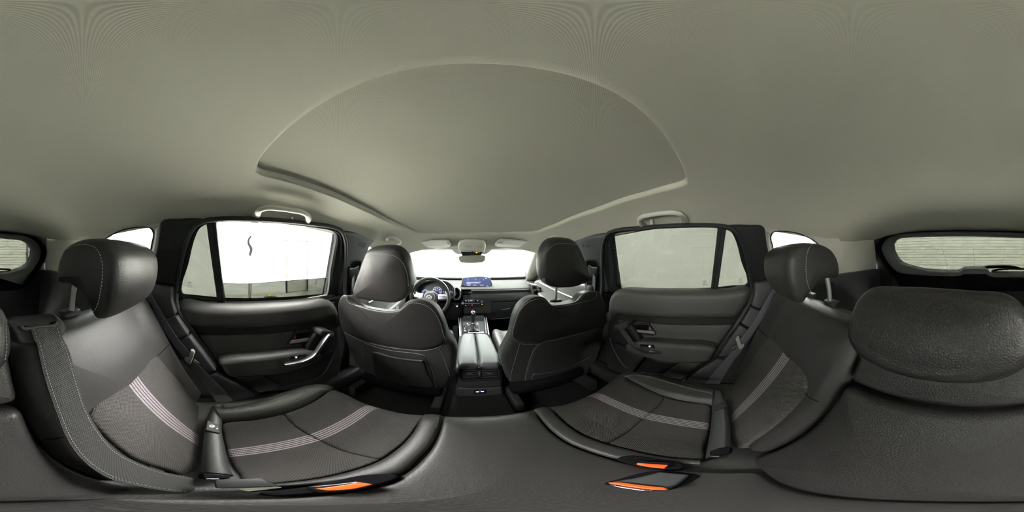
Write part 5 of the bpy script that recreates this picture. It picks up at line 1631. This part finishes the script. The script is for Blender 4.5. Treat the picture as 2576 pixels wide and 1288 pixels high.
dash_row([(1.650, 1.012), (1.633, 1.000), (1.630, 0.975), (1.640, 0.93), (1.66, 0.912), (1.85, 0.905), (1.85, 1.012)], M_DASHLOW, 'padded_panel', -0.02, 0.74)
dash_row([(1.665, 0.908), (1.66, 0.89), (1.70, 0.78), (1.74, 0.68), (2.0, 0.66), (2.0, 0.908)], M_PLAST, 'lower_panel')
# glove box lid on the passenger side
gb = FD.px([(1243, 800), (1243, 778), (1262, 772), (1345, 768), (1352, 790), (1352, 812)], 0.0)
GB = obj('glove_box_lid', pillow(rnd([(0.14, -0.15), (0.66, -0.14), (0.66, -0.35), (0.14, -0.36)], 0.02), Fr((0, 1.665, 1.05), (1, 0, 0), (0, -0.25, 1)), 0.0, 0.012, 0.04, tess=True), M_PLAST, DB)
a_, b_ = FD.p3(z7((1690, 768), (1822, 748)), 0.02)
obj('lid_handle', tube([a_, a_.lerp(b_, .5), b_], 0.004, 6), M_PLASTG, GB)
a_, b_ = FD.p3(z7((1520, 920), (1910, 888)), 0.01)
obj('lid_edge', tube([a_, a_.lerp(b_, .5), b_], 0.003, 6), M_PLASTG, GB)
# centre stack face
obj('centre_face', pillow(rnd([(-0.10, -0.05), (0.19, -0.05), (0.19, -0.26), (-0.09, -0.26)], 0.02), FD, -0.012, 0.012, 0.08, tess=True), M_PLAST, DB)
hv = FD.px(zD((1505, 780), (1512, 730), (1540, 700), (1600, 690), (2060, 690), (2100, 720), (2110, 790), (2090, 850), (2040, 875), (1570, 872), (1520, 840)), 0.0)
HV = obj('climate_panel', pillow(cr(hv, 70), FD, 0.0, 0.004, 0.03, tess=True), M_GLOSSB, DB)
def knob(px, r, m, nm='knob', h=0.018, face=None):
    q = FD.px(zD(px), 0.01)[0]
    kf = Fr(FD.pt(*q), FD.U, FD.V)
    k = obj(nm, lathe([(r, -0.01), (r, h - 0.003), (r * 0.94, h), (r * 0.80, h), (r * 0.78, h - 0.001)], kf, 24), m, HV)
    obj('knob_face', pillow(circ(r * 0.78, 24), kf, h - 0.0012, 0.0003, -h + 0.003, rings=3), face or M_GLOSSB, HV)
    return kf
M_BLUEE = mat('display_white', (0.8, 0.85, 1), 0.4, emit=(0.72, 0.78, 1.0), estr=1.1)
M_REDE = mat('red_indicator', (1, 0.1, 0.05), 0.4, emit=(1.0, 0.12, 0.05), estr=1.0)
M_AMBE = mat('orange_indicator', (1, 0.4, 0.05), 0.4, emit=(1.0, 0.42, 0.08), estr=1.2)
M_NAVY = mat('display_navy', (0.01, 0.012, 0.05), 0.2, emit=(0.05, 0.06, 0.30), estr=0.7)
M_GREEN = mat('green_indicator', (0.1, 0.8, 0.1), 0.4, emit=(0.15, 0.9, 0.1), estr=1.0)
kf = knob((1543, 776), 0.0135, M_SATIN, face=M_NAVY)
text('knob_text', 'AUTO', 0.006, kf, 0, 0, 0.0185, M_BLUEE, HV)
knob((2062, 762), 0.0135, M_PLASTG)
a_, b_ = FD.p3(zD((1590, 782), (2010, 780)), 0.004)
obj('toggle_bar', sweep([a_, a_.lerp(b_, .5), b_], [(-0.002, -0.002), (0.002, -0.002), (0.002, 0.003), (-0.002, 0.003)], (0, -1, 0)), M_SATIN, HV)
for body, c, sz in (('72', (1632, 716), 0.011), ('AC', (1700, 720), 0.007), ('AUTO', (1772, 716), 0.010), ('/', (1852, 716), 0.010), ('72', (1950, 714), 0.008)):
    q = FD.px(zD(c), 0.001)[0]
    text('climate_text', body, sz, FD, q[0], q[1], 0.0012, M_BLUEE, HV, bold=0.0003)
for c, m in (((1632, 838), M_BLUEE), ((1800, 828), M_REDE), ((2068, 812), M_AMBE)):
    q = FD.px(zD(c), 0.001)[0]
    if m is M_REDE:
        obj('hazard_mark', ring([(q[0], q[1] + 0.007), (q[0] - 0.007, q[1] - 0.005), (q[0] + 0.007, q[1] - 0.005)], [(q[0], q[1] + 0.003), (q[0] - 0.0035, q[1] - 0.003), (q[0] + 0.0035, q[1] - 0.003)], FD, [(0, 0.001), (0, 0.0014), (1, 0.0014), (1, 0.001)], 24, (q[0], q[1])), m, HV, label='lit red hazard triangle')
    else:
        obj('panel_icon', pillow(rrect(0.007 if m is M_BLUEE else 0.010, 0.006, 0.002, *q), FD, 0.0014, 0.0002, -0.001, rings=3), m, HV)
# start button and 12 V socket
q = FD.px(zD((1393, 862)), 0.0)[0]
sf = Fr(FD.pt(*q), FD.U, FD.V)
SB = obj('start_button', lathe([(0.019, -0.02), (0.019, 0.004), (0.016, 0.006), (0.015, 0.003)], sf, 28), M_PLASTG, DB)
obj('button_face', pillow(circ(0.0148, 24), sf, 0.003, 0.0005, 0.0, rings=3), M_GLOSSB, SB)
text('button_text', 'ENGINE\nSTART\nSTOP', 0.0052, sf, 0, 0, 0.0036, M_BLUEE, SB, bold=0.0004)
q = FD.px(zD((1798, 978)), 0.0)[0]
sf = Fr(FD.pt(*q), FD.U, FD.V)
obj('socket_ring', lathe([(0.0125, -0.02), (0.0125, 0.004), (0.0105, 0.005), (0.0100, 0.0)], sf, 28), M_PLASTG, DB)
# vents
def vent(pts_o, pts_i, zz, f, nm='air_vent', slats=5):
    o_ = [Vector(p) for p in f.px(zz(*pts_o), 0.012)]
    i_ = [Vector(p) for p in f.px(zz(*pts_i), 0.012)]
    c = sum(i_, Vector((0, 0))) / len(i_)
    v = obj(nm, ring(o_, i_, f, [(0, -0.07), (0, 0.010), (0.25, 0.016), (0.7, 0.014), (1, 0.004), (1, -0.03)], 80, c), M_SATIN, DB)
    obj('vent_cavity', pillow(rnd([c + (p - c) * 1.04 for p in i_], 0.002), f, -0.018, 0.001, 0.02, tess=True), M_DARK, v)
    u0, u1 = min(p.x for p in i_), max(p.x for p in i_)
    v0, v1 = min(p.y for p in i_), max(p.y for p in i_)
    for k in range(slats):
        u = u0 + (u1 - u0) * (k + 0.7) / (slats + 0.6)
        obj('slat', rbox((u, (v0 + v1) / 2, -0.006), (0.0035, (v1 - v0) * 0.92, 0.014), 0.001, f), M_PLAST, v)
    obj('vent_knob', rbox(((u0 + u1) / 2, (v0 + v1) / 2, 0.004), (0.005, 0.022, 0.010), 0.002, f), M_SATIN, v)
    return v
vent([(1310, 335), (1420, 340), (1478, 395), (1500, 430), (1500, 610), (1445, 685), (1312, 695), (1300, 690), (1298, 345)], [(1325, 385), (1390, 383), (1440, 440), (1448, 480), (1446, 590), (1400, 655), (1328, 658)], zD, FD.shift(0.02))
vent([(768, 890), (830, 905), (880, 915), (905, 960), (922, 1010), (915, 1070), (880, 1088), (815, 1085), (805, 1010), (795, 950)], [(818, 938), (868, 942), (892, 980), (905, 1020), (898, 1052), (870, 1066), (828, 1064), (822, 1000)], r1, FD.shift(0.035))
vent([(120, 360), (205, 320), (290, 360), (300, 470), (280, 540), (150, 545), (128, 480)], [(140, 385), (205, 350), (270, 380), (280, 460), (262, 515), (165, 520), (145, 470)], zD, FD, slats=4)
q4 = [(0.62, -0.01), (0.70, -0.01), (0.735, -0.05), (0.735, -0.09), (0.70, -0.125), (0.62, -0.125)]
v_ = obj('air_vent', ring(q4, [Vector((0.68, -0.067)) + (Vector(p) - Vector((0.68, -0.067))) * 0.72 for p in q4], FD, [(0, -0.03), (0, 0.04), (0.25, 0.046), (0.7, 0.044), (1, 0.034), (1, 0)], 60, (0.68, -0.067)), M_SATIN, DB)
obj('vent_cavity', pillow(q4, FD, 0.01, 0.001, 0.02, tess=True), M_DARK, v_)
# instrument hood and cluster
IC = Fr((-0.40, 1.562, 1.03), (1, 0, 0), (0, 0.18, 1))
hd2 = IC.px(zD((318, 470), (325, 380), (380, 300), (480, 245), (620, 210), (780, 195), (950, 200), (1080, 235), (1190, 300), (1260, 380), (1290, 470), (1290, 570), (1200, 620), (400, 620), (330, 560)), 0.0)
ho2 = IC.px(zD((280, 480), (285, 370), (335, 270), (440, 205), (600, 170), (780, 150), (980, 150), (1140, 180), (1260, 245), (1330, 330), (1345, 470), (1340, 600), (1240, 660), (380, 660), (300, 600)), 0.0)
hc = sum((Vector(p) for p in hd2), Vector((0, 0))) / len(hd2)
HOOD = obj('instrument_hood', ring(cr(ho2, 90), cr(hd2, 90), IC, [(0, -0.10), (0, 0.055), (0.25, 0.066), (0.75, 0.064), (1, 0.05), (1, -0.05)], 110, hc), M_DASHLOW, DB, angle=50)
obj('cluster_back', pillow(cr(hd2, 80), IC, -0.04, 0.001, 0.06, tess=True), mat('cluster_blue_black', (0.02, 0.03, 0.05), 0.35), HOOD)
def gauge(px, r, a0, a1, n, red=None, w=-0.036):
    q = IC.px(zD(px), w)[0]
    gf = Fr(IC.pt(q[0], q[1], w), IC.U, IC.V)
    gz = obj('gauge_dial', pillow(circ(r, 40), gf, 0.001, 0.0005, 0.003, rings=4), mat('gauge_face', (0.01, 0.014, 0.04), 0.3, emit=(0.03, 0.05, 0.2), estr=0.5), HOOD)
    g = G()
    for k in range(n):
        a = radians(a0 + (a1 - a0) * k / (n - 1))
        big = k % 2 == 0
        l = r * (0.20 if big else 0.10)
        c = Vector((cos(a), sin(a)))
        tf = Fr(gf.pt(c.x * (r * 0.95 - l / 2), c.y * (r * 0.95 - l / 2), 0), gf.U * c.x + gf.V * c.y, gf.V * c.x - gf.U * c.y)
        g.add(rbox((0, 0, 0.0016), (l, r * (0.055 if big else 0.035), 0.0006), 0, tf))
    arc = [gf.pt(r * cos(radians(a)), r * sin(radians(a)), 0.0016) for a in lin(a0, a1, 40)]
    g.add(tube(arc, r * 0.022, 5, up=gf.N))
    obj('dial_ticks', g, M_BLUEE, HOOD, kind='stuff')
    nums = 5
    for k in range(nums):
        a = radians(a0 + (a1 - a0) * (k + 0.5) / nums)
        text('dial_number', str(20 + 20 * k) if red else str(k + 1), r * 0.22, gf, cos(a) * r * 0.62, sin(a) * r * 0.62, 0.0018, M_BLUEE, HOOD, bold=0.0002)
    if red:
        arc = [gf.pt(r * 0.5 * cos(radians(a)), r * 0.5 * sin(radians(a)), 0.0018) for a in lin(-20, 200, 30)]
        obj('dial_ring', tube(arc, r * 0.03, 5, up=gf.N), M_REDE, HOOD)
        obj('dial_display', pillow(rrect(r * 0.75, r * 0.34, 0.002, 0, -r * 0.1), gf, 0.0016, 0.0003, -0.001, rings=3), M_NAVY, HOOD)
        obj('dial_bar', rbox((0, r * 0.10, 0.0016), (r * 0.75, r * 0.05, 0.0005), 0, gf), M_BLUEE, HOOD)
    return gz
gauge((535, 510), 0.036, 210, -10, 13)
gauge((858, 455), 0.0445, 225, -45, 17, True)
gauge((1228, 492), 0.015, 200, -20, 7)
q = IC.px(zD((605, 400)), -0.036)[0]
obj('green_lamp', pillow(circ(0.003, 12, *q), IC, -0.034, 0.0004, 0.036, rings=3), M_GREEN, HOOD)
for c, s in (((1022, 480), (0.003, 0.016)), ((1075, 480), (0.010, 0.010)), ((1228, 395), (0.004, 0.006))):
    q = IC.px(zD(c), -0.036)[0]
    obj('cluster_icon', rbox((q[0], q[1], -0.0345), (*s, 0.001), 0.0003, IC), M_BLUEE if c[0] < 1200 else M_REDE, HOOD)

# display screen standing on the dash
SF = Fr((0.05, 1.735, 1.10), (1, 0, 0), (0, 0.22, 1))
so = SF.px(zD((1500, 318), (1510, 240), (1522, 150), (1545, 98), (1590, 86), (2270, 90), (2300, 115), (2320, 180), (2345, 245), (2352, 275), (2330, 318), (2280, 330), (1560, 326)))
obj('cowl_frit', rbox((0, 2.14, 1.10), (1.5, 0.03, 0.034), 0.004), M_GLOSSB, DB)
SV = (1.077 - 1.10) / SF.V.z
so = [(u, max(v, SV)) for u, v in so]
SCN = thing('display_screen', (0.05, 1.75, 1.08), 'wide dashboard display with white writing on dark blue', 'screen')
obj('housing', pillow(cr(so, 90), SF, 0.0, 0.006, 0.03, tess=True), mat('screen_housing', (0.06, 0.066, 0.075), 0.35), SCN)
si = SF.px(zD((1590, 100), (2290, 104), (2300, 318), (1580, 318)), 0.001)
obj('screen_panel', pillow(rnd(si, 0.003), SF, 0.001, 0.0005, 0.0, tess=True), mat('screen_blue', (0.03, 0.04, 0.10), 0.15, emit=(0.09, 0.10, 0.22), estr=0.6), SCN)
for body, c, sz, al in (('N', (1690, 153), 0.011, 'CENTER'), ('-', (1795, 155), 0.010, 'CENTER'), ('8', (1898, 150), 0.011, 'CENTER'), ('.', (2005, 150), 0.010, 'CENTER'), ('S', (2110, 150), 0.011, 'CENTER'), ('10:24', (2170, 112), 0.007, 'CENTER'),
                        ('To avoid a distraction while driving, please use caution', (1650, 215), 0.0068, 'LEFT'), ('and pay attention to the road. Obey all traffic laws', (1650, 240), 0.0068, 'LEFT'), ('when operating.', (1650, 262), 0.0068, 'LEFT'),
                        ('AUDIO 72', (1660, 297), 0.0085, 'LEFT'), ('PHONE 11', (1825, 295), 0.0085, 'LEFT'), ('MEDIA OK', (2015, 295), 0.0085, 'LEFT'), ('SOUND', (2210, 316), 0.006, 'CENTER')):
    q = SF.px(zD(c), 0.0015)[0]
    text('screen_text', body, sz, SF, q[0], q[1], 0.0016, M_BLUEE, SCN, extrude=0.0001, align=al, bold=0.00012)

# steering wheel
WF = Fr((0, 1.42, 1.03), (1, 0, 0), (0, 0.20, 1))
wc = WF.px(zD((650, 620)))[0]
SW = thing('steering_wheel', tuple(WF.pt(*wc)), 'black leather steering wheel with silver spokes and round boss', 'steering wheel')
WF = Fr(WF.pt(*wc), WF.U, WF.V)
rw = 0.172
rim = [WF.pt(rw * cos(a), rw * 1.0 * sin(a), 0.0) for a in [2 * pi * k / 72 for k in range(72)]]
obj('rim', tube(rim, 0.0158, 12, True, up=WF.N), M_LEATHER, SW, angle=60)
obj('rim_inlay', tube([WF.pt((rw - 0.010) * cos(a), (rw - 0.010) * sin(a), 0.0115) for a in lin(-1.15, 0.35, 30)], 0.0042, 6, up=WF.N), M_SATIN, SW)
q = WF.px(zD((645, 618)), 0.03)[0]
BF = Fr(WF.pt(*q), WF.U, WF.V)
obj('boss_cover', pillow(cr([(-0.052, 0.028), (-0.03, 0.05), (0.03, 0.052), (0.062, 0.03), (0.07, -0.01), (0.062, -0.055), (0.03, -0.075), (-0.03, -0.075), (-0.058, -0.05), (-0.062, -0.01)], 80), BF, 0.018, 0.016, 0.03, 0.004, rings=8), M_PLASTG, SW)
pb = obj('boss_pad', pillow(circ(0.046, 48), BF, 0.034, 0.012, -0.01, 0.004, rings=8), M_VINYL, SW)
obj('boss_ring', ring(circ(0.0485, 48), circ(0.0455, 48), BF, [(0, 0.018), (0, 0.026), (1, 0.026), (1, 0.018)], 48, (0, 0)), M_SATIN, SW)
emblem(BF, -0.002, -0.002, 0.0375, 0.0245, mat('emblem_silver', (0.72, 0.72, 0.72), 0.35, 0.4), pb, False, 0.0025)
sp1 = [Vector(p) - Vector(q) for p in WF.px(zD((850, 545), (1040, 545), (1120, 600), (1150, 660), (1100, 690), (900, 705), (850, 690)), 0.02)]
obj('spoke', pillow(rnd(sp1, 0.006), BF, -0.004, 0.008, 0.02, tess=True), M_SATIN, SW)
for k, (a, b) in enumerate((((895, 575), (1050, 630)), ((900, 640), (1080, 685)))):
    c0, c1 = (Vector(p) - Vector(q) for p in WF.px(zD(a, b), 0.02))
    obj('spoke_switch', pillow(rnd([(c0.x, c0.y), (c1.x, c0.y), (c1.x, c1.y), (c0.x, c1.y)], 0.004), BF, 0.002, 0.003, 0.003, tess=True), mat('switch_silver', (0.34, 0.32, 0.38), 0.35, 0.6), SW)
sp2 = [(-p.x, p.y) for p in sp1]
obj('spoke', pillow(rnd(sp2, 0.006), BF, -0.004, 0.008, 0.02, tess=True), M_SATIN, SW)
obj('lower_spoke', pillow(rnd([(-0.03, -0.05), (0.03, -0.05), (0.035, -0.165), (-0.035, -0.165)], 0.01), BF, -0.012, 0.008, 0.02, tess=True), M_PLAST, SW)
obj('steering_column', tube([tuple(BF.pt(0, -0.02, -0.02)), tuple(BF.pt(0, -0.025, -0.05)), tuple(BF.pt(0, -0.03, -0.075))], 0.055, 16, up=(1, 0, 0)), M_PLAST, SW)
for s in (-1, 1):
    a, b = BF.pt(s * 0.05, 0.012, -0.05), BF.pt(s * 0.155, 0.03, -0.045)
    st_ = obj('column_stalk', tube([a, a.lerp(b, .5), b], 0.0085, 10, up=(0, 0, 1), scale=[0.8, 1.0, 1.25]), M_PLASTG, SW)
    obj('stalk_ring', tube([a.lerp(b, .84), a.lerp(b, .88), a.lerp(b, .92)], 0.0115, 10), M_SATIN, st_)

# ================================================================ centre console
zC = Z(1130, 780, 16.1)
CZ = Fr((0, 0, 0.785), (1, 0, 0), (0, 1, 0))
CON = thing('centre_console', (0.0, 1.2, 0.42), 'dark grey centre console with split armrest lid between the front seats', 'console')
dk = CZ.px(zC((380, 310), (440, 1180), (1640, 1180), (1500, 300)))
obj('console_body', pillow(rnd([(-0.115, 0.79), (0.115, 0.79), (0.118, 1.30), (0.13, 1.645), (-0.12, 1.645), (-0.118, 1.30)], 0.02), CZ, -0.03, 0.02, 0.34, tess=True), M_PLASTG, CON)
obj('deck', pillow(rnd([(-0.095, 1.14), (0.105, 1.14), (0.108, 1.63), (-0.098, 1.63)], 0.015), CZ, -0.004, 0.006, 0.04, tess=True), mat('deck_black', (0.016, 0.017, 0.018), 0.75, spec=0.12), CON)
for a, b in (((385, 320), (445, 1080)), ((455, 330), (480, 1060)), ((1505, 310), (1605, 1000)), ((1440, 320), (1500, 960))):
    p0, p1 = CZ.p3(zC(a, b), 0.006)
    obj('side_rail', sweep([p0, p0.lerp(p1, .5), p1], [(-0.004, -0.006), (0.004, -0.006), (0.003, 0.004), (-0.003, 0.004)]), M_SATIN if a[0] in (385, 1505) else M_PLASTG, CON)
# armrest lids
AZ = Fr((0, 0, 0.793), (1, 0, 0), (0, 1, 0))
za = Z(1060, 780, 4.6)
def lid(pts):
    o_ = [Vector(p) for p in AZ.px(za(*pts), 0.0)]
    return obj('armrest_lid', pillow(resample(rnd(o_, 0.018, 5), 110), AZ, 0.012, 0.020, 0.022, 0.004, lambda u, v: -0.35 * max(0, 0.86 - v)**1.6, rings=12, steps=6), mat('armrest_vinyl', (0.036, 0.039, 0.042), 0.55, bump=('noise', 700, 0.2, 0.001)), CON, angle=60)
lid([(460, 300), (500, 278), (612, 274), (640, 440), (655, 560), (660, 636), (430, 640), (416, 560), (430, 430)])
lid([(622, 274), (740, 278), (780, 300), (840, 400), (890, 520), (905, 630), (672, 634), (668, 560), (650, 430)])
# rear face: air vents and sockets
RF = Fr((0, 0.765, 0.70), (1, 0, 0), (0, 0.10, 1))
rf = RF.px(za((425, 640), (920, 632), (940, 760), (935, 880), (900, 890), (440, 905), (418, 890), (415, 760)))
RB = obj('rear_block', pillow(rnd(rf, 0.014), RF, 0.0, 0.014, 0.06, tess=True, steps=5), M_PLAST, CON)
vo = [Vector(p) for p in RF.px(za((440, 680), (470, 660), (880, 650), (905, 680), (912, 790), (895, 805), (470, 825), (445, 810)), 0.004)]
vi = [Vector(p) for p in RF.px(za((462, 695), (480, 678), (865, 668), (882, 685), (890, 780), (870, 790), (485, 805), (465, 795)), 0.004)]
vc = sum(vi, Vector((0, 0))) / len(vi)
obj('vent_frame', ring(vo, vi, RF, [(0, -0.01), (0, 0.005), (0.3, 0.008), (0.8, 0.006), (1, -0.004), (1, -0.02)], 90, vc), M_GLOSSB, RB)
obj('vent_cavity', pillow(rnd(vi, 0.003), RF, 0.0012, 0.001, 0.0, tess=True), M_DARK, RB)
for x0, x1 in ((474, 648), (700, 880)):
    for k in range(4):
        y0 = 700 + k * 25
        p = RF.px(za((x0, y0), (x1, y0 - (x1 - x0) * 0.02 - (5 if x0 > 600 else 0))), 0.004)
        c = ((p[0][0] + p[1][0]) / 2, (p[0][1] + p[1][1]) / 2)
        obj('slat', rbox((c[0], c[1], 0.004), (p[1][0] - p[0][0], 0.0035, 0.010), 0.001, RF), M_PLAST, RB)
    p = RF.px(za(((x0 + x1) / 2, 738 - (8 if x0 > 600 else 0))), 0.008)[0]
    obj('vent_knob', rbox((p[0], p[1], 0.009), (0.028, 0.005, 0.006), 0.0015, RF), M_PLASTG, RB)
p = RF.px(za((672, 738)), 0.006)[0]
obj('vent_divider', rbox((p[0], p[1], 0.002), (0.015, 0.045, 0.012), 0.002, RF), M_PLAST, RB)
obj('thumb_wheel', lathe([(0.012, -0.003), (0.012, 0.003)], Fr(RF.pt(p[0], p[1], 0.002), RF.V, RF.N), 20), M_PLASTG, RB)
lf_ = Fr((0, 0.785, 0.60), (1, 0, 0), (0, 0.04, 1))
lp = lf_.px(za((420, 900), (935, 885), (945, 960), (960, 1080), (410, 1110), (415, 990)))
LB = obj('lower_block', pillow(rnd(lp, 0.014), lf_, 0.0, 0.012, 0.07, tess=True), M_PLASTG, CON)
us4 = lf_.px(za((610, 925), (748, 918), (748, 962), (610, 968)), 0.0)
UB = obj('socket_panel', pillow(rnd(us4, 0.003), lf_, 0.003, 0.002, 0.0, tess=True), M_GLOSSB, LB)
for c in ((650, 946), (706, 942)):
    p = lf_.px(za(c), 0.003)[0]
    obj('charging_port', pillow(rrect(0.0165, 0.0075, 0.0036, *p), lf_, 0.0042, 0.0004, -0.003, rings=3), mat('port_glow', (0.5, 0.5, 1), 0.4, emit=(0.42, 0.40, 1.0), estr=2.0), LB, label='charging port lit pale violet')
p = lf_.px(za((678, 934)), 0.003)[0]
text('port_text', '12V', 0.004, lf_, p[0], p[1], 0.0034, M_BLUEE, LB)
# gear lever and its surround
gs = CZ.px(zC((735, 600), (1200, 590), (1240, 930), (775, 940)), 0.004)
obj('shifter_frame', ring([Vector(p) for p in gs], [sum((Vector(x) for x in gs), Vector((0, 0))) / 4 + (Vector(p) - sum((Vector(x) for x in gs), Vector((0, 0))) / 4) * 0.88 for p in gs], CZ, [(0, -0.01), (0, 0.006), (0.5, 0.008), (1, 0.004), (1, -0.02)], 64), M_SATIN, CON)
kp = CZ.px(zC((965, 640)), 0.03)[0]
GL = thing('gear_lever', (kp[0], kp[1], 0.79), 'black gear lever with silver cap and pleated leather boot', 'gear lever')
gcen = sum((Vector(p) for p in gs), Vector((0, 0))) / 4
R = []
for k in range(9):
    t = k / 8
    row = []
    for i in range(32):
        a = 2 * pi * i / 32
        sq = 1 / max(abs(cos(a)), abs(sin(a)))
        hw = (0.030 * (1 - t)**1.3 * (sq * (1 - t) + t) + 0.013) * (1 + 0.16 * sin(pi * t) * cos(4 * a + 2.2 * t))
        row.append(Vector((gcen.x + (kp[0] - gcen.x) * t + hw * cos(a), gcen.y + (kp[1] - gcen.y) * t + hw * 1.05 * sin(a), 0.787 + 0.055 * t + 0.004 * sin(pi * t) * cos(4 * a))))
    R.append(row)
obj('boot', loft(R, True, None, (False, True)), M_LEATHER, GL, angle=60)
base = Vector((kp[0], kp[1], 0.838))
tpx = FD  # knob runs straight up from the boot
KF = Fr(base, (1, 0, 0), (0, 1, -0.12))
obj('collar', lathe([(0.013, -0.01), (0.0145, 0.004), (0.012, 0.008)], KF, 20), M_SATIN, GL)
obj('grip', lathe([(0.0125, 0.006), (0.0145, 0.02), (0.017, 0.05), (0.0195, 0.078), (0.0205, 0.092), (0.019, 0.103), (0.012, 0.110)], KF, 28), M_LEATHER, GL, angle=60)
obj('grip_cap', lathe([(0.0209, 0.086), (0.0211, 0.094), (0.0196, 0.1045), (0.0155, 0.109), (0.0150, 0.106)], KF, 28), M_CHROME, GL, angle=60)
hs = CZ.px(zC((535, 625), (715, 625), (725, 885), (550, 890)), 0.003)
HP = obj('heater_switch', pillow(rnd(hs, 0.003), CZ, 0.003, 0.002, 0.01, tess=True), M_GLOSSB, CON)
for c, s, m in (((670, 685), (0.006, 0.005), M_AMBE), ((625, 735), (0.008, 0.009), M_BLUEE), ((635, 812), (0.012, 0.003), M_BLUEE), ((635, 845), (0.012, 0.003), M_BLUEE)):
    p = CZ.px(zC(c), 0.003)[0]
    obj('switch_icon', rbox((p[0], p[1], 0.0034), (*s, 0.0006), 0.0002, CZ), m, HP)
for c in ((740, 550), (1150, 540)):
    p = CZ.px(zC(c), 0.012)[0]
    obj('latch_button', rbox((p[0], p[1], 0.008), (0.010, 0.012, 0.014), 0.002, CZ), M_WHITE, CON)
p = CZ.px(zC((1335, 915)), 0.006)[0]
obj('dial_knob', lathe([(0.014, 0.0), (0.014, 0.008), (0.012, 0.010)], Fr(CZ.pt(p[0], p[1]), CZ.U, CZ.V), 20), M_SATIN, CON)
tr = CZ.px(zC((540, 300), (1400, 290), (1400, 430), (560, 450)), 0.0)
obj('front_tray', pillow(rnd(tr, 0.01), CZ, -0.0035, 0.001, 0.01, tess=True), M_DARK, CON)

# pedals in the driver footwell
def pedal(px, label, w, h, y):
    f = Fr((0, y, 0.6), (1, 0, 0), (0, 0.5, 1))
    q = f.px([px])[0]
    t = thing('pedal', tuple(f.pt(*q)), label, 'pedal')
    pp = obj('pad', pillow(rrect(w, h, 0.008, *q), f, 0.006, 0.005, 0.008, rings=4), M_PLASTG, t)
    for k in range(5):
        obj('rib', rbox((q[0] - w / 2 + w * (k + 0.5) / 5, q[1], 0.007), (0.004, h * 0.86, 0.003), 0.001, f), M_RUBBER, pp)
    a, b = f.pt(q[0], q[1] + h * 0.2, -0.005), f.pt(q[0] + 0.005, q[1] + h * 0.5 + 0.02, -0.03)
    obj('arm', tube([a, a.lerp(b, .5) + Vector((0, 0.01, 0)), b], 0.009, 8), M_PLAST, t)
    return t
pedal((1146, 838), 'tall ribbed accelerator pedal beside the centre console', 0.055, 0.16, 1.62)
pedal((1122, 838), 'wider brake pedal left of the accelerator', 0.085, 0.055, 1.60)
slab('wall_firewall', (0, 2.1, 0.75), (1.6, 0.03, 0.72), M_DARK, 'dark firewall ahead of the front footwells', 'firewall')
# ================================================================ lettering becomes plain meshes
dg = bpy.context.evaluated_depsgraph_get()
for o in [o for o in COL.objects if o.type == 'FONT']:
    me = bpy.data.meshes.new_from_object(o.evaluated_get(dg))
    n = bpy.data.objects.new('tmp', me)
    nm = o.name
    COL.objects.link(n)
    n.parent = o.parent
    n.matrix_parent_inverse = o.matrix_parent_inverse.copy()
    n.matrix_basis = o.matrix_basis.copy()
    if not me.materials:
        me.materials.append(o.data.materials[0])
    bpy.data.objects.remove(o)
    n.name = nm
